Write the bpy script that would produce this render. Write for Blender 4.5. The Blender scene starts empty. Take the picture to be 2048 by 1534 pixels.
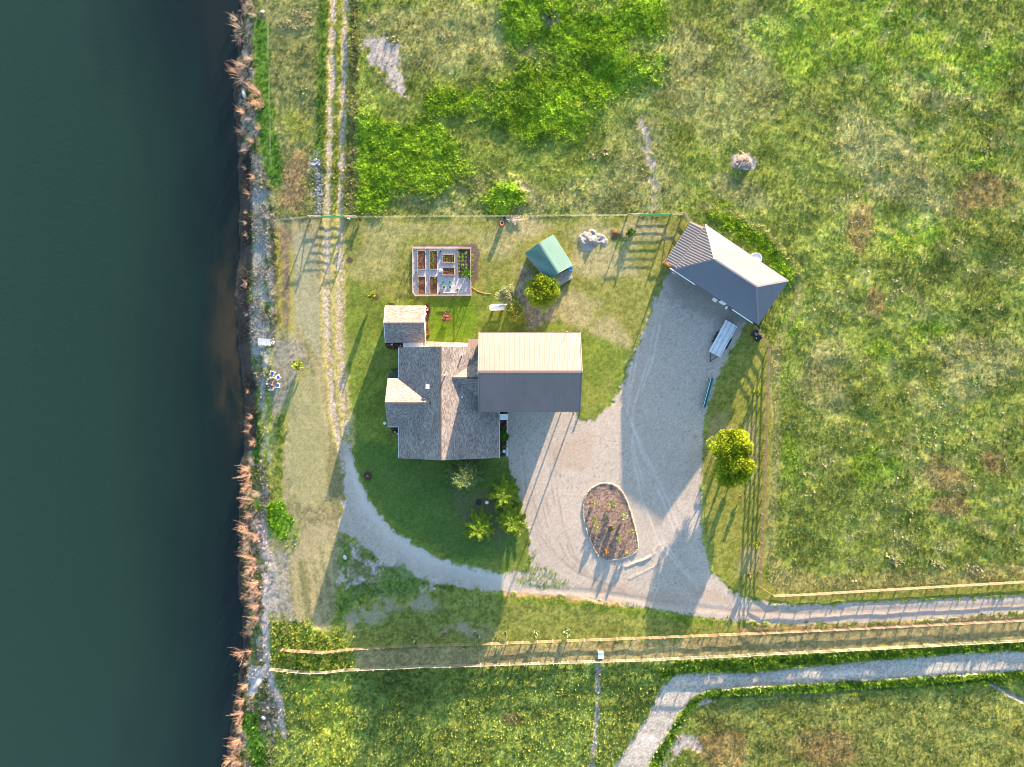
import bpy, math, random
import numpy as np
from mathutils import Vector, Matrix

# ------------------------------------------------------------ camera, sky, sun
PX = 0.08          # metres of ground per photo pixel
H = 114.0          # camera height
SUN_EL = 8.0
SUN_AZ = 19.9      # degrees east of north (north = +y)
SKY = 0.12
SUN = 5.0
EXPO = 2.95

scene = bpy.context.scene
C = scene.collection
cam_d = bpy.data.cameras.new('camera')
cam_d.sensor_width = 36.0
cam_d.lens = 36.0 * H / (2048 * PX)
cam_d.clip_start = 1.0
cam_d.clip_end = 3000.0
cam = bpy.data.objects.new('camera', cam_d)
C.objects.link(cam)
cam.location = (0, 0, H)
cam.rotation_euler = (0, 0, 0)
scene.camera = cam

world = bpy.data.worlds.new('World')
scene.world = world
world.use_nodes = True
wn = world.node_tree
sky = wn.nodes.new('ShaderNodeTexSky')
sky.sky_type = 'NISHITA'
sky.sun_disc = False
sky.sun_elevation = math.radians(SUN_EL)
sky.sun_rotation = math.radians(SUN_AZ)
sky.dust_density = 1.0
sky.air_density = 1.0
sky.ozone_density = 1.8
wn.links.new(sky.outputs['Color'], wn.nodes['Background'].inputs['Color'])
wn.nodes['Background'].inputs['Strength'].default_value = SKY

sun_d = bpy.data.lights.new('sun', 'SUN')
sun_d.energy = SUN
sun_d.angle = math.radians(0.5)
sun_d.color = (1.0, 0.74, 0.50)
sun = bpy.data.objects.new('sun', sun_d)
C.objects.link(sun)
_el, _az = math.radians(SUN_EL), math.radians(SUN_AZ)
SD = Vector((math.sin(_az) * math.cos(_el), math.cos(_az) * math.cos(_el), math.sin(_el)))
sun.rotation_euler = (-SD).to_track_quat('-Z', 'Y').to_euler()
sun.location = (40, 100, 60)
vs = scene.view_settings
vs.view_transform = 'Standard'
vs.look = 'None'
vs.exposure = EXPO
vs.gamma = 1.0
vs.use_curve_mapping = False
scene.cycles.filter_width = 1.0
scene.cycles.max_bounces = 6
scene.cycles.diffuse_bounces = 3

R = random.Random(7)
RNG = np.random.default_rng(11)

def G(px, py, z=0.0):
    """place of a thing seen at this photo pixel and standing z above the yard"""
    k = (H - z) / H
    return Vector(((px - 1024) * PX * k, (767 - py) * PX * k, z))

# ------------------------------------------------------------ materials
MATS = {}
def mat(name, col, rough=0.7, metal=0.0, var=0.15, vscale=4.0, bump=0.0, bscale=20.0, spec=0.3, fine=0.0, coat=0.0):
    if name in MATS: return MATS[name]
    m = bpy.data.materials.new(name); m.use_nodes = True
    nt = m.node_tree; b = nt.nodes['Principled BSDF']
    b.inputs['Roughness'].default_value = rough
    b.inputs['Metallic'].default_value = metal
    b.inputs['Specular IOR Level'].default_value = spec
    tc = nt.nodes.new('ShaderNodeTexCoord')
    n = nt.nodes.new('ShaderNodeTexNoise'); n.inputs['Scale'].default_value = vscale
    n.inputs['Detail'].default_value = 5
    nt.links.new(tc.outputs['Object'], n.inputs['Vector'])
    r = nt.nodes.new('ShaderNodeMapRange')
    r.inputs['From Min'].default_value = 0.3; r.inputs['From Max'].default_value = 0.7
    r.inputs['To Min'].default_value = 1 - var; r.inputs['To Max'].default_value = 1 + var
    nt.links.new(n.outputs['Fac'], r.inputs['Value'])
    mx = nt.nodes.new('ShaderNodeVectorMath'); mx.operation = 'SCALE'
    mx.inputs[0].default_value = col
    nt.links.new(r.outputs['Result'], mx.inputs['Scale'])
    nt.links.new(mx.outputs['Vector'], b.inputs['Base Color'])
    if bump:
        n2 = nt.nodes.new('ShaderNodeTexNoise'); n2.inputs['Scale'].default_value = bscale
        nt.links.new(tc.outputs['Object'], n2.inputs['Vector'])
        bp = nt.nodes.new('ShaderNodeBump'); bp.inputs['Strength'].default_value = bump
        bp.inputs['Distance'].default_value = 0.03
        nt.links.new(n2.outputs['Fac'], bp.inputs['Height'])
        nt.links.new(bp.outputs['Normal'], b.inputs['Normal'])
    MATS[name] = m
    return m

def shingle_mat(name, col, col2):
    m = bpy.data.materials.new(name); m.use_nodes = True
    nt = m.node_tree; b = nt.nodes['Principled BSDF']
    b.inputs['Roughness'].default_value = 0.9
    b.inputs['Specular IOR Level'].default_value = 0.15
    uv = nt.nodes.new('ShaderNodeUVMap')
    br = nt.nodes.new('ShaderNodeTexBrick')
    br.inputs['Scale'].default_value = 1.0
    br.inputs['Brick Width'].default_value = 0.38; br.inputs['Row Height'].default_value = 0.145
    br.inputs['Mortar Size'].default_value = 0.008
    br.inputs['Color1'].default_value = (*col, 1); br.inputs['Color2'].default_value = (*col2, 1)
    br.inputs['Mortar'].default_value = (*[c * .55 for c in col2], 1)
    br.inputs['Bias'].default_value = 0.1
    nt.links.new(uv.outputs['UV'], br.inputs['Vector'])
    n = nt.nodes.new('ShaderNodeTexNoise'); n.inputs['Scale'].default_value = 5.0; n.inputs['Detail'].default_value = 6
    n.inputs['Roughness'].default_value = 0.75
    nt.links.new(uv.outputs['UV'], n.inputs['Vector'])
    n3 = nt.nodes.new('ShaderNodeTexNoise'); n3.inputs['Scale'].default_value = 0.35; n3.inputs['Detail'].default_value = 3
    nt.links.new(uv.outputs['UV'], n3.inputs['Vector'])
    r = nt.nodes.new('ShaderNodeMapRange'); r.inputs['From Min'].default_value = .3; r.inputs['From Max'].default_value = .7
    r.inputs['To Min'].default_value = .55; r.inputs['To Max'].default_value = 1.45
    nt.links.new(n.outputs['Fac'], r.inputs['Value'])
    r3 = nt.nodes.new('ShaderNodeMapRange'); r3.inputs['From Min'].default_value = .3; r3.inputs['From Max'].default_value = .7
    r3.inputs['To Min'].default_value = .82; r3.inputs['To Max'].default_value = 1.18
    nt.links.new(n3.outputs['Fac'], r3.inputs['Value'])
    mu = nt.nodes.new('ShaderNodeMath'); mu.operation = 'MULTIPLY'
    nt.links.new(r.outputs['Result'], mu.inputs[0]); nt.links.new(r3.outputs['Result'], mu.inputs[1])
    mx = nt.nodes.new('ShaderNodeVectorMath'); mx.operation = 'SCALE'
    nt.links.new(br.outputs['Color'], mx.inputs[0]); nt.links.new(mu.outputs['Value'], mx.inputs['Scale'])
    nt.links.new(mx.outputs['Vector'], b.inputs['Base Color'])
    bp = nt.nodes.new('ShaderNodeBump'); bp.inputs['Strength'].default_value = 0.5; bp.inputs['Distance'].default_value = 0.012
    nt.links.new(br.outputs['Fac'], bp.inputs['Height']); bp.invert = True
    nt.links.new(bp.outputs['Normal'], b.inputs['Normal'])
    MATS[name] = m
    return m

def tint_mat(name, rough_bump=True, translucent=0.0, fine=0.3):
    """colour comes from the 'tint' attribute (what grows or lies there), grain from noise"""
    m = bpy.data.materials.new(name); m.use_nodes = True
    nt = m.node_tree; b = nt.nodes['Principled BSDF']
    b.inputs['Roughness'].default_value = 1.0
    b.inputs['Specular IOR Level'].default_value = 0.05
    at = nt.nodes.new('ShaderNodeAttribute'); at.attribute_name = 'tint'
    geo = nt.nodes.new('ShaderNodeNewGeometry')
    if rough_bump:
        rg = nt.nodes.new('ShaderNodeAttribute'); rg.attribute_name = 'rough'
        n = nt.nodes.new('ShaderNodeTexNoise'); n.inputs['Scale'].default_value = 9.0
        n.inputs['Detail'].default_value = 7; n.inputs['Roughness'].default_value = 0.72
        nt.links.new(geo.outputs['Position'], n.inputs['Vector'])
        r = nt.nodes.new('ShaderNodeMapRange'); r.inputs['From Min'].default_value = .3; r.inputs['From Max'].default_value = .7
        r.inputs['To Min'].default_value = 1 - fine; r.inputs['To Max'].default_value = 1 + fine
        nt.links.new(n.outputs['Fac'], r.inputs['Value'])
        mx = nt.nodes.new('ShaderNodeVectorMath'); mx.operation = 'SCALE'
        nt.links.new(at.outputs['Vector'], mx.inputs[0]); nt.links.new(r.outputs['Result'], mx.inputs['Scale'])
        nt.links.new(mx.outputs['Vector'], b.inputs['Base Color'])
        bp = nt.nodes.new('ShaderNodeBump'); bp.inputs['Distance'].default_value = 0.05
        nt.links.new(rg.outputs['Fac'], bp.inputs['Strength'])
        nt.links.new(n.outputs['Fac'], bp.inputs['Height'])
        nt.links.new(bp.outputs['Normal'], b.inputs['Normal'])
    else:
        nt.links.new(at.outputs['Vector'], b.inputs['Base Color'])
        if translucent:
            tr = nt.nodes.new('ShaderNodeBsdfTranslucent')
            nt.links.new(at.outputs['Vector'], tr.inputs['Color'])
            ms = nt.nodes.new('ShaderNodeMixShader'); ms.inputs[0].default_value = translucent
            nt.links.new(b.outputs['BSDF'], ms.inputs[1]); nt.links.new(tr.outputs['BSDF'], ms.inputs[2])
            nt.links.new(ms.outputs['Shader'], nt.nodes['Material Output'].inputs['Surface'])
    MATS[name] = m
    return m

M_TERRAIN = tint_mat('terrain')
M_LEAF = tint_mat('leaf', False, 0.25)
M_TINT = tint_mat('tinted', False, 0)

# ------------------------------------------------------------ object helpers
def tag(o, label=None, cat=None, group=None, kind=None):
    if label: o['label'] = label
    if cat: o['category'] = cat
    if group: o['group'] = group
    if kind: o['kind'] = kind
    return o

ORG = {}
def empty(name, loc=(0, 0, 0), label=None, cat=None, group=None, rz=0):
    o = bpy.data.objects.new(name, None); C.objects.link(o)
    o.location = loc; o.rotation_euler = (0, 0, rz); o.empty_display_size = 0.2
    ORG[o.name] = Vector(loc)
    return tag(o, label, cat, group)

def org_of(p):
    while p is not None:
        if p.name in ORG: return ORG[p.name]
        p = p.parent
    return Vector((0, 0, 0))

def link_mesh(me, name, parent=None, material=None):
    o = bpy.data.objects.new(name, me); C.objects.link(o)
    if material is not None: me.materials.append(material)
    if parent is not None: o.parent = parent
    return o

class MB:
    def __init__(s): s.v = []; s.f = []; s.uv = []
    def add(s, vs, fs):
        n = len(s.v); s.v += [tuple(v) for v in vs]; s.f += [tuple(i + n for i in f) for f in fs]; return s
    def box(s, c, size, rz=0.0, ry=0.0, taper=1.0):
        x, y, z = [d / 2 for d in size]
        M = Matrix.Translation(Vector(c)) @ Matrix.Rotation(rz, 4, 'Z') @ Matrix.Rotation(ry, 4, 'Y')
        vs = [M @ Vector((sx * x * (taper if sz > 0 else 1), sy * y * (taper if sz > 0 else 1), sz * z)) for sz in (-1, 1) for sx, sy in ((-1, -1), (1, -1), (1, 1), (-1, 1))]
        return s.add(vs, [(3, 2, 1, 0), (4, 5, 6, 7), (0, 1, 5, 4), (1, 2, 6, 5), (2, 3, 7, 6), (3, 0, 4, 7)])
    def beam(s, a, b, w, h):
        a = Vector(a); b = Vector(b); d = (b - a).normalized()
        up = Vector((0, 0, 1)) if abs(d.z) < .95 else Vector((0, 1, 0))
        sd = d.cross(up).normalized() * w / 2; u = sd.cross(d).normalized() * h / 2
        vs = [p + q for p in (a, b) for q in (-sd - u, sd - u, sd + u, -sd + u)]
        return s.add(vs, [(3, 2, 1, 0), (4, 5, 6, 7), (0, 1, 5, 4), (1, 2, 6, 5), (2, 3, 7, 6), (3, 0, 4, 7)])
    def tube(s, pts, rad, n=6, cap=True):
        pts = [Vector(p) for p in pts]
        if not isinstance(rad, (list, tuple)): rad = [rad] * len(pts)
        vs = []; fs = []
        for i, p in enumerate(pts):
            d = (pts[min(i + 1, len(pts) - 1)] - pts[max(i - 1, 0)]).normalized()
            up = Vector((0, 0, 1)) if abs(d.z) < .9 else Vector((1, 0, 0))
            a = d.cross(up).normalized(); b = a.cross(d)
            for k in range(n):
                t = 2 * math.pi * k / n
                vs.append(p + (a * math.cos(t) + b * math.sin(t)) * rad[i])
        for i in range(len(pts) - 1):
            for k in range(n):
                q = (k + 1) % n
                fs.append((i * n + k, i * n + q, (i + 1) * n + q, (i + 1) * n + k))
        if cap:
            fs.append(tuple(range(n - 1, -1, -1))); fs.append(tuple((len(pts) - 1) * n + k for k in range(n)))
        return s.add(vs, fs)
    def lathe(s, c, prof, n=16):
        c = Vector(c); vs = []; fs = []
        for r, z in prof:
            for k in range(n):
                t = 2 * math.pi * k / n
                vs.append(c + Vector((r * math.cos(t), r * math.sin(t), z)))
        for i in range(len(prof) - 1):
            for k in range(n):
                q = (k + 1) % n
                fs.append((i * n + k, i * n + q, (i + 1) * n + q, (i + 1) * n + k))
        return s.add(vs, fs)
    def slab(s, top, th):
        """polygon (counter-clockwise from above) with thickness downwards"""
        n = len(top); top = [Vector(p) for p in top]
        vs = top + [p - Vector((0, 0, th)) for p in top]
        return s.add(vs, [tuple(range(n)), tuple(range(2 * n - 1, n - 1, -1))] + [(i, i + n, (i + 1) % n + n, (i + 1) % n) for i in range(n)])
    def rock(s, c, r, flat=0.6, rnd=R):
        a = (1 + 5 ** .5) / 2
        base = [(-1, a, 0), (1, a, 0), (-1, -a, 0), (1, -a, 0), (0, -1, a), (0, 1, a), (0, -1, -a), (0, 1, -a), (a, 0, -1), (a, 0, 1), (-a, 0, -1), (-a, 0, 1)]
        sx, sy = rnd.uniform(.7, 1.3), rnd.uniform(.7, 1.3); t = rnd.uniform(0, 6.3)
        vs = []
        for p in base:
            q = Vector(p).normalized() * r * rnd.uniform(.8, 1.15)
            q = Vector((q.x * sx, q.y * sy, q.z * flat)); q.rotate(Matrix.Rotation(t, 3, 'Z'))
            vs.append(Vector(c) + q)
        fs = [(0, 11, 5), (0, 5, 1), (0, 1, 7), (0, 7, 10), (0, 10, 11), (1, 5, 9), (5, 11, 4), (11, 10, 2), (10, 7, 6), (7, 1, 8), (3, 9, 4), (3, 4, 2), (3, 2, 6), (3, 6, 8), (3, 8, 9), (4, 9, 5), (2, 4, 11), (6, 2, 10), (8, 6, 7), (9, 8, 1)]
        return s.add(vs, fs)
    def build(s, name, material, parent=None, label=None, smooth=False, uvf=None, kind=None):
        o0 = org_of(parent) if parent is not None else Vector((0, 0, 0))
        me = bpy.data.meshes.new(name)
        me.from_pydata([(v[0] - o0.x, v[1] - o0.y, v[2] - o0.z) for v in s.v], [], s.f)
        if uvf:
            ul = me.uv_layers.new(name='UVMap')
            for lp in me.loops:
                ul.data[lp.index].uv = uvf(s.v[lp.vertex_index])
        if smooth: me.shade_smooth()
        me.update()
        o = link_mesh(me, name, parent, material)
        if label: o['label'] = label
        if kind: o['kind'] = kind
        return o

def copy_tree(o, parent=None):
    c = o.copy(); C.objects.link(c)
    if parent is not None: c.parent = parent
    for ch in list(o.children): copy_tree(ch, c)
    return c

def share(proto, parent, loc, rz=0.0, scale=None):
    """another piece with the same mesh"""
    c = proto.copy(); C.objects.link(c); c.parent = parent; c.location = loc; c.rotation_euler = (0, 0, rz)
    if scale: c.scale = scale
    return c

def np_mesh(name, verts, faces, tint=None, rough=None, material=None, parent=None, smooth=False):
    verts = np.asarray(verts, dtype=np.float32); faces = np.asarray(faces, dtype=np.int32)
    if parent is not None:
        verts = verts - np.array(org_of(parent), dtype=np.float32)
    me = bpy.data.meshes.new(name)
    k = faces.shape[1]
    me.vertices.add(len(verts)); me.vertices.foreach_set('co', verts.ravel())
    me.loops.add(faces.size); me.loops.foreach_set('vertex_index', faces.ravel())
    me.polygons.add(len(faces))
    me.polygons.foreach_set('loop_start', np.arange(0, faces.size, k, dtype=np.int32))
    me.polygons.foreach_set('use_smooth', np.full(len(faces), smooth, dtype=bool))
    me.update(calc_edges=True)
    if tint is not None:
        a = me.attributes.new('tint', 'FLOAT_COLOR', 'POINT')
        c4 = np.ones((len(verts), 4), dtype=np.float32); c4[:, :3] = tint
        a.data.foreach_set('color', c4.ravel())
    if rough is not None:
        a = me.attributes.new('rough', 'FLOAT', 'POINT')
        a.data.foreach_set('value', np.asarray(rough, dtype=np.float32))
    me.validate()
    return link_mesh(me, name, parent, material)

# ------------------------------------------------------------ noise
_T = np.random.default_rng(5).random((8, 256, 256)).astype(np.float32)
def vn(x, y, s, seed=0):
    x = x / s + 37.3 * (seed + 1); y = y / s + 91.7 * (seed + 1)
    xi = np.floor(x).astype(np.int64); yi = np.floor(y).astype(np.int64)
    fx = x - xi; fy = y - yi
    fx = fx * fx * (3 - 2 * fx); fy = fy * fy * (3 - 2 * fy)
    T = _T[seed % 8]
    a = T[xi & 255, yi & 255]; b = T[(xi + 1) & 255, yi & 255]
    c = T[xi & 255, (yi + 1) & 255]; d = T[(xi + 1) & 255, (yi + 1) & 255]
    return (a * (1 - fx) + b * fx) * (1 - fy) + (c * (1 - fx) + d * fx) * fy
def fbm(x, y, s, o=4, seed=0, g=0.5):
    r = 0; w = 1.0; tot = 0
    for i in range(o):
        # rotate every octave so that no lattice direction shows
        t = 0.6 + 1.1 * i; xr = x * math.cos(t) - y * math.sin(t); yr = x * math.sin(t) + y * math.cos(t)
        r = r + w * vn(xr, yr, s, seed + i); tot += w; w *= g; s *= 0.5
    return r / tot
def sst(a, b, x):
    t = np.clip((x - a) / (b - a), 0, 1); return t * t * (3 - 2 * t)

def sd_poly(X, Y, poly, margin=40, closed=True):
    """signed distance in photo pixels, negative inside (lines: plain distance)"""
    poly = np.array(poly, dtype=np.float32)
    out = np.full(X.shape, 1e3, dtype=np.float32)
    m = (X > poly[:, 0].min() - margin) & (X < poly[:, 0].max() + margin) & (Y > poly[:, 1].min() - margin) & (Y < poly[:, 1].max() + margin)
    x = X[m]; y = Y[m]
    if not len(x): return out
    d = np.full(x.shape, 1e9, dtype=np.float32); ins = np.zeros(x.shape, dtype=bool)
    n = len(poly)
    for i in range(n if closed else n - 1):
        a = poly[i]; b = poly[(i + 1) % n]; e = b - a
        t = np.clip(((x - a[0]) * e[0] + (y - a[1]) * e[1]) / max(float(e @ e), 1e-6), 0, 1)
        d = np.minimum(d, np.hypot(x - a[0] - t * e[0], y - a[1] - t * e[1]))
        if closed:
            c = (a[1] > y) != (b[1] > y)
            xc = a[0] + (y - a[1]) / (e[1] if abs(e[1]) > 1e-6 else 1e-6) * e[0]
            ins ^= c & (x < xc)
    if closed: d = np.where(ins, -d, d)
    out[m] = d
    return out
# ------------------------------------------------------------ terrain: heights and what covers it
STEP = 0.18
X0, X1, Y0, Y1 = -47.0, 86.0, -66.0, 66.0
gx = np.arange(X0, X1 + STEP, STEP, dtype=np.float32); gy = np.arange(Y0, Y1 + STEP, STEP, dtype=np.float32)
NX, NY = len(gx), len(gy)
xx, yy = np.meshgrid(gx, gy)            # rows are y
xx = xx.ravel(); yy = yy.ravel()
AX = 1024 + xx / PX; AY = 767 - yy / PX  # photo pixel of ground at z = 0

shore_pts = [(-200, 478), (0, 478), (100, 474), (160, 468), (240, 470), (320, 476), (420, 476), (500, 478), (600, 470), (700, 476), (760, 484), (830, 488), (900, 486), (960, 480), (1040, 476), (1100, 474), (1180, 476), (1240, 482), (1290, 486), (1340, 482), (1400, 470), (1450, 462), (1534, 450), (1700, 440)]
_sy = np.array([p[0] for p in shore_pts]); _sx = np.array([p[1] for p in shore_pts]) - 7.0
def shore_x(py): return np.interp(py, _sy, _sx)
WATER_Z = -1.5
def bank_h(ax, ay):
    d = ax - shore_x(ay) + 3 * (vn(ax * PX, ay * PX, 1.6, 3) - .5) * 2
    z = np.interp(d, [-400, -40, 0, 10, 26, 34, 60, 110, 150], [-4, -2.1, -1.52, -1.32, -1.1, -0.75, -0.45, -0.1, 0.0])
    return z
hb = bank_h(AX, AY)
kk = H / (H - hb)
X = (1024 + xx / PX * kk).astype(np.float32); Y = (767 - yy / PX * kk).astype(np.float32)

n_a = fbm(xx, yy, 0.9, 3, 1) - .5       # edge wobble
n_b = fbm(xx, yy, 5.0, 4, 2) - .5
n_c = fbm(xx, yy, 16.0, 3, 4) - .5
sp = fbm(xx, yy, 0.5, 2, 6)             # speckle
sp2 = vn(xx, yy, 0.24, 2)
wht = RNG.random(len(xx)).astype(np.float32)

def m_poly(poly, soft=4, wob=10, margin=60):
    return 1 - sst(-soft, soft, sd_poly(X, Y, poly, margin) + wob * n_a * 2)
def m_line(pts, w, soft=3, wob=6):
    return 1 - sst(w - soft, w + soft, sd_poly(X, Y, pts, w + 30, closed=False) + wob * n_a * 2)
def blobs(lst, th=0.5, soft=.24, nz=1.1):
    v = np.zeros(X.shape, dtype=np.float32)
    for cx, cy, rx, ry, ang in lst:
        t = math.radians(ang); dx = X - cx; dy = Y - cy
        u = (dx * math.cos(t) + dy * math.sin(t)) / rx; w = (-dx * math.sin(t) + dy * math.cos(t)) / ry
        v = np.maximum(v, np.exp(-0.7 * (u * u + w * w)))
    return sst(th - soft, th + soft, v + nz * n_b + .35 * n_a)

col = np.zeros((len(xx), 3), dtype=np.float32)
def V3(*c): return np.array(c, dtype=np.float32)
def lay(mask, c):
    global col
    c = np.asarray(c, dtype=np.float32)
    col = col * (1 - mask[:, None]) + c * mask[:, None]
def mix2(a, b, t): return np.asarray(a, dtype=np.float32) * (1 - t[:, None]) + np.asarray(b, dtype=np.float32) * t[:, None]

# ---- pasture
t_sp = sst(.25, .75, sp * .55 + sp2 * .3 + wht * .15)
field = mix2(V3(.105, .15, .035), V3(.215, .255, .07), t_sp)
field = field * (1 + .5 * n_b[:, None] + .5 * n_c[:, None])
col[:] = field
right = sst(1530, 1700, X + 200 * n_c) * (1 - sst(1130, 1200, Y))
lay(right * .8, mix2(V3(.085, .125, .032), V3(.18, .215, .06), t_sp) * (1 + .55 * n_b[:, None]))
dry = blobs([(1300, 340, 70, 120, 0), (1240, 400, 120, 30, 0), (900, 80, 170, 70, 0), (1380, 150, 70, 120, 0), (1790, 330, 140, 50, 35), (1500, 130, 60, 110, 10), (1000, 390, 100, 30, 10), (1660, 780, 50, 30, 40), (1900, 180, 60, 40, 0), (1640, 730, 40, 60, 0), (1480, 380, 70, 25, 20), (860, 400, 90, 30, 0), (1950, 730, 80, 60, 0)], .45)
lay(dry * .75, mix2(V3(.14, .155, .075), V3(.30, .285, .155), t_sp))
lush_m = blobs([(1150, 60, 70, 60, 0), (1060, 30, 50, 50, 0), (1110, 170, 160, 55, -12), (1180, 110, 70, 80, 0), (1060, 230, 100, 50, 10), (800, 290, 100, 50, 0), (900, 200, 50, 30, 0), (790, 350, 110, 50, 0), (740, 390, 60, 30, 0), (1010, 395, 32, 24, 0), (1000, 420, 22, 12, 0), (1280, 40, 60, 40, 0)], .50)
lush_r = blobs([(1700, 60, 150, 70, 0), (1600, 100, 90, 50, 0), (1940, 130, 90, 60, 0), (1830, 480, 60, 40, 0), (1760, 700, 30, 20, 0), (1860, 660, 40, 25, 0), (1740, 930, 50, 40, 0), (1580, 900, 20, 60, 0), (1580, 660, 25, 30, 0), (1960, 330, 40, 20, 0)], .5)
lush_m = np.maximum(lush_m, m_line([(1440, 425), (1480, 455), (1520, 480), (1560, 520), (1575, 548)], 20, 6, 14))
lush_m = np.maximum(lush_m, m_line([(705, -20), (704, 200), (700, 420)], 12, 5, 12))
lush = mix2(V3(.08, .165, .014), V3(.21, .35, .025), t_sp) * (1 + .5 * n_b[:, None])
lay(lush_m * .92, lush); lay(lush_r * .5, lush)
south = m_poly([(560, 1340), (900, 1330), (1330, 1335), (1290, 1430), (1220, 1560), (430, 1560)], 10, 16)
lay(south, mix2(V3(.08, .12, .03), V3(.22, .26, .07), t_sp) * (1 + .5 * n_b[:, None]))
lay(m_poly([(590, 1360), (700, 1350), (715, 1560), (640, 1560)], 14, 18) * .8, mix2(V3(.12, .17, .03), V3(.28, .31, .06), t_sp))
lay(m_poly([(705, 1345), (900, 1338), (905, 1400), (800, 1560), (710, 1560)], 10, 14) * .7, mix2(V3(.06, .105, .03), V3(.13, .17, .055), t_sp))
se = m_poly([(1400, 1400), (2300, 1370), (2300, 1650), (1330, 1650)], 10, 20)
lay(se, mix2(V3(.075, .105, .03), V3(.22, .225, .08), t_sp) * (1 + .5 * n_b[:, None]))
rust = blobs([(1965, 380, 60, 45, 20), (1720, 465, 30, 60, 0), (1985, 920, 35, 35, 0), (1900, 950, 60, 35, 20), (1750, 610, 20, 40, 0), (1640, 1500, 120, 50, 0), (1025, 1436, 22, 12, 0), (1450, 1490, 60, 40, 0), (1930, 400, 30, 60, 0), (1900, 1010, 40, 20, 0)], .62, .2)
lay(rust * .75, mix2(V3(.12, .09, .05), V3(.27, .18, .105), t_sp))
pale = (fbm(xx, yy, 2.2, 3, 5) > .64) * sst(1550, 1750, X) * (1 - sst(1120, 1150, Y))
lay(pale * .3, V3(.33, .31, .17))
yel = (vn(xx, yy, .4, 7) > .86) * (fbm(xx, yy, 12, 2, 0) > .45)
lay(yel * .5, V3(.32, .30, .04))
# swaths: the grass leans and thins in long streaks
for ang_, sx_, sy_, amp_, sd_ in ((.6, 12., 1.6, .30, 3), (-.35, 9., 1.3, .22, 5), (1.3, 22., 3.5, .25, 1)):
    ur = xx * math.cos(ang_) + yy * math.sin(ang_); vr_ = -xx * math.sin(ang_) + yy * math.cos(ang_)
    col *= (1 + amp_ * 2 * (fbm(ur / sx_ * sy_, vr_, sy_, 3, sd_) - .5))[:, None]
# sandy scars and ditches
sand = np.maximum(m_poly([(726, 76), (760, 70), (792, 88), (800, 128), (814, 185), (806, 200), (786, 180), (764, 140), (740, 125)], 7, 20), m_poly([(1466, 312), (1490, 304), (1512, 318), (1512, 336), (1480, 342), (1464, 334)], 3, 8))
sand = np.maximum(sand, m_line([(1285, 250), (1300, 300), (1310, 390), (1305, 430)], 7, 6, 22) * .8)
sand = np.maximum(sand, m_poly([(1085, 36), (1110, 30), (1120, 44), (1098, 60)], 3, 10) * .8)
sand = np.maximum(sand, m_line([(1197, 1335), (1196, 1400), (1190, 1470), (1184, 1534)], 4, 3, 7))
sand = np.maximum(sand, m_line([(1430, 1392), (1385, 1412), (1350, 1460), (1320, 1534)], 7, 4, 10))
sand = np.maximum(sand, m_poly([(1355, 1470), (1400, 1475), (1400, 1500), (1370, 1498), (1340, 1520)], 4, 12))
sand = np.maximum(sand, m_line([(1420, 1395), (1560, 1390), (1640, 1388), (1720, 1380), (1900, 1366), (1970, 1358)], 2.5, 2, 4) * .8)
sand = np.maximum(sand, m_line([(1970, 1358), (2010, 1385), (2060, 1410)], 4, 2, 3))
sand = np.maximum(sand, m_line([(1040, 360), (1060, 385), (1070, 400)], 4, 4, 10) * .5)
lay(sand, mix2(V3(.19, .17, .15), V3(.33, .30, .27), t_sp))
# faint curved wheel traces in the pasture
tr = np.maximum(m_line([(1400, 410), (1470, 425), (1540, 470), (1590, 530), (1600, 600), (1560, 680), (1545, 760)], 7, 6, 5), m_line([(1600, 380), (1640, 400), (1700, 400), (1740, 370)], 3, 3, 3))
lay(tr * .55, V3(.27, .25, .15))

# ---- strip west of the track, north of the yard fence
west = m_poly([(500, -60), (720, -60), (712, 470), (640, 460), (545, 450), (520, 300)], 6, 8)
lay(west, mix2(V3(.09, .11, .05), V3(.22, .22, .10), t_sp) * (1 + .6 * n_b[:, None]))
lay(m_line([(648, -30), (644, 120), (642, 260), (636, 330)], 11, 6, 10), mix2(V3(.03, .07, .015), V3(.10, .16, .03), t_sp))
lay(m_line([(556, 40), (600, 60)], 18, 12, 14) * .3, V3(.3, .28, .14))
lay(m_line([(520, 60), (522, 180), (530, 250), (545, 330), (548, 360)], 19, 6, 12), mix2(V3(.025, .075, .01), V3(.09, .17, .03), t_sp))
lay(m_line([(580, 240), (600, 260)], 22, 10, 18) * .55, V3(.20, .24, .04))
lay(m_poly([(585, 300), (612, 300), (614, 380), (600, 420), (560, 418), (558, 390)], 8, 14) * .8, mix2(V3(.17, .12, .08), V3(.30, .21, .14), t_sp))
lay(m_line([(632, 320), (640, 380), (640, 428)], 9, 5, 14) * (.3 + .7 * (fbm(xx, yy, .8, 2, 3) > .48)), mix2(V3(.10, .11, .12), V3(.30, .32, .36), (sp2 > .5) * 1.0))
# ---- fringe along the river
fr = m_poly([(430, -60), (500, -60), (505, 60), (512, 200), (520, 320), (545, 380), (552, 480), (556, 640), (540, 700), (540, 760), (520, 830), (530, 930), (548, 1010), (530, 1060), (540, 1150), (530, 1260), (545, 1340), (560, 1420), (540, 1560), (420, 1560)], 4, 8)
lay(fr, mix2(V3(.10, .095, .075), V3(.23, .21, .175), t_sp))
lay(fr * (fbm(xx, yy, 1.6, 3, 3) > .52) * .8, mix2(V3(.04, .075, .025), V3(.13, .16, .06), t_sp))
lay(m_line([(512, 320), (518, 400), (520, 520), (516, 620), (514, 700)], 13, 5, 8) * .7, mix2(V3(.15, .15, .135), V3(.26, .255, .24), wht))
lay(m_line([(530, 370), (537, 480), (543, 600), (548, 660), (530, 720), (526, 780), (530, 850), (540, 930)], 4, 3, 6) * .7, V3(.27, .26, .235))
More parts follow.
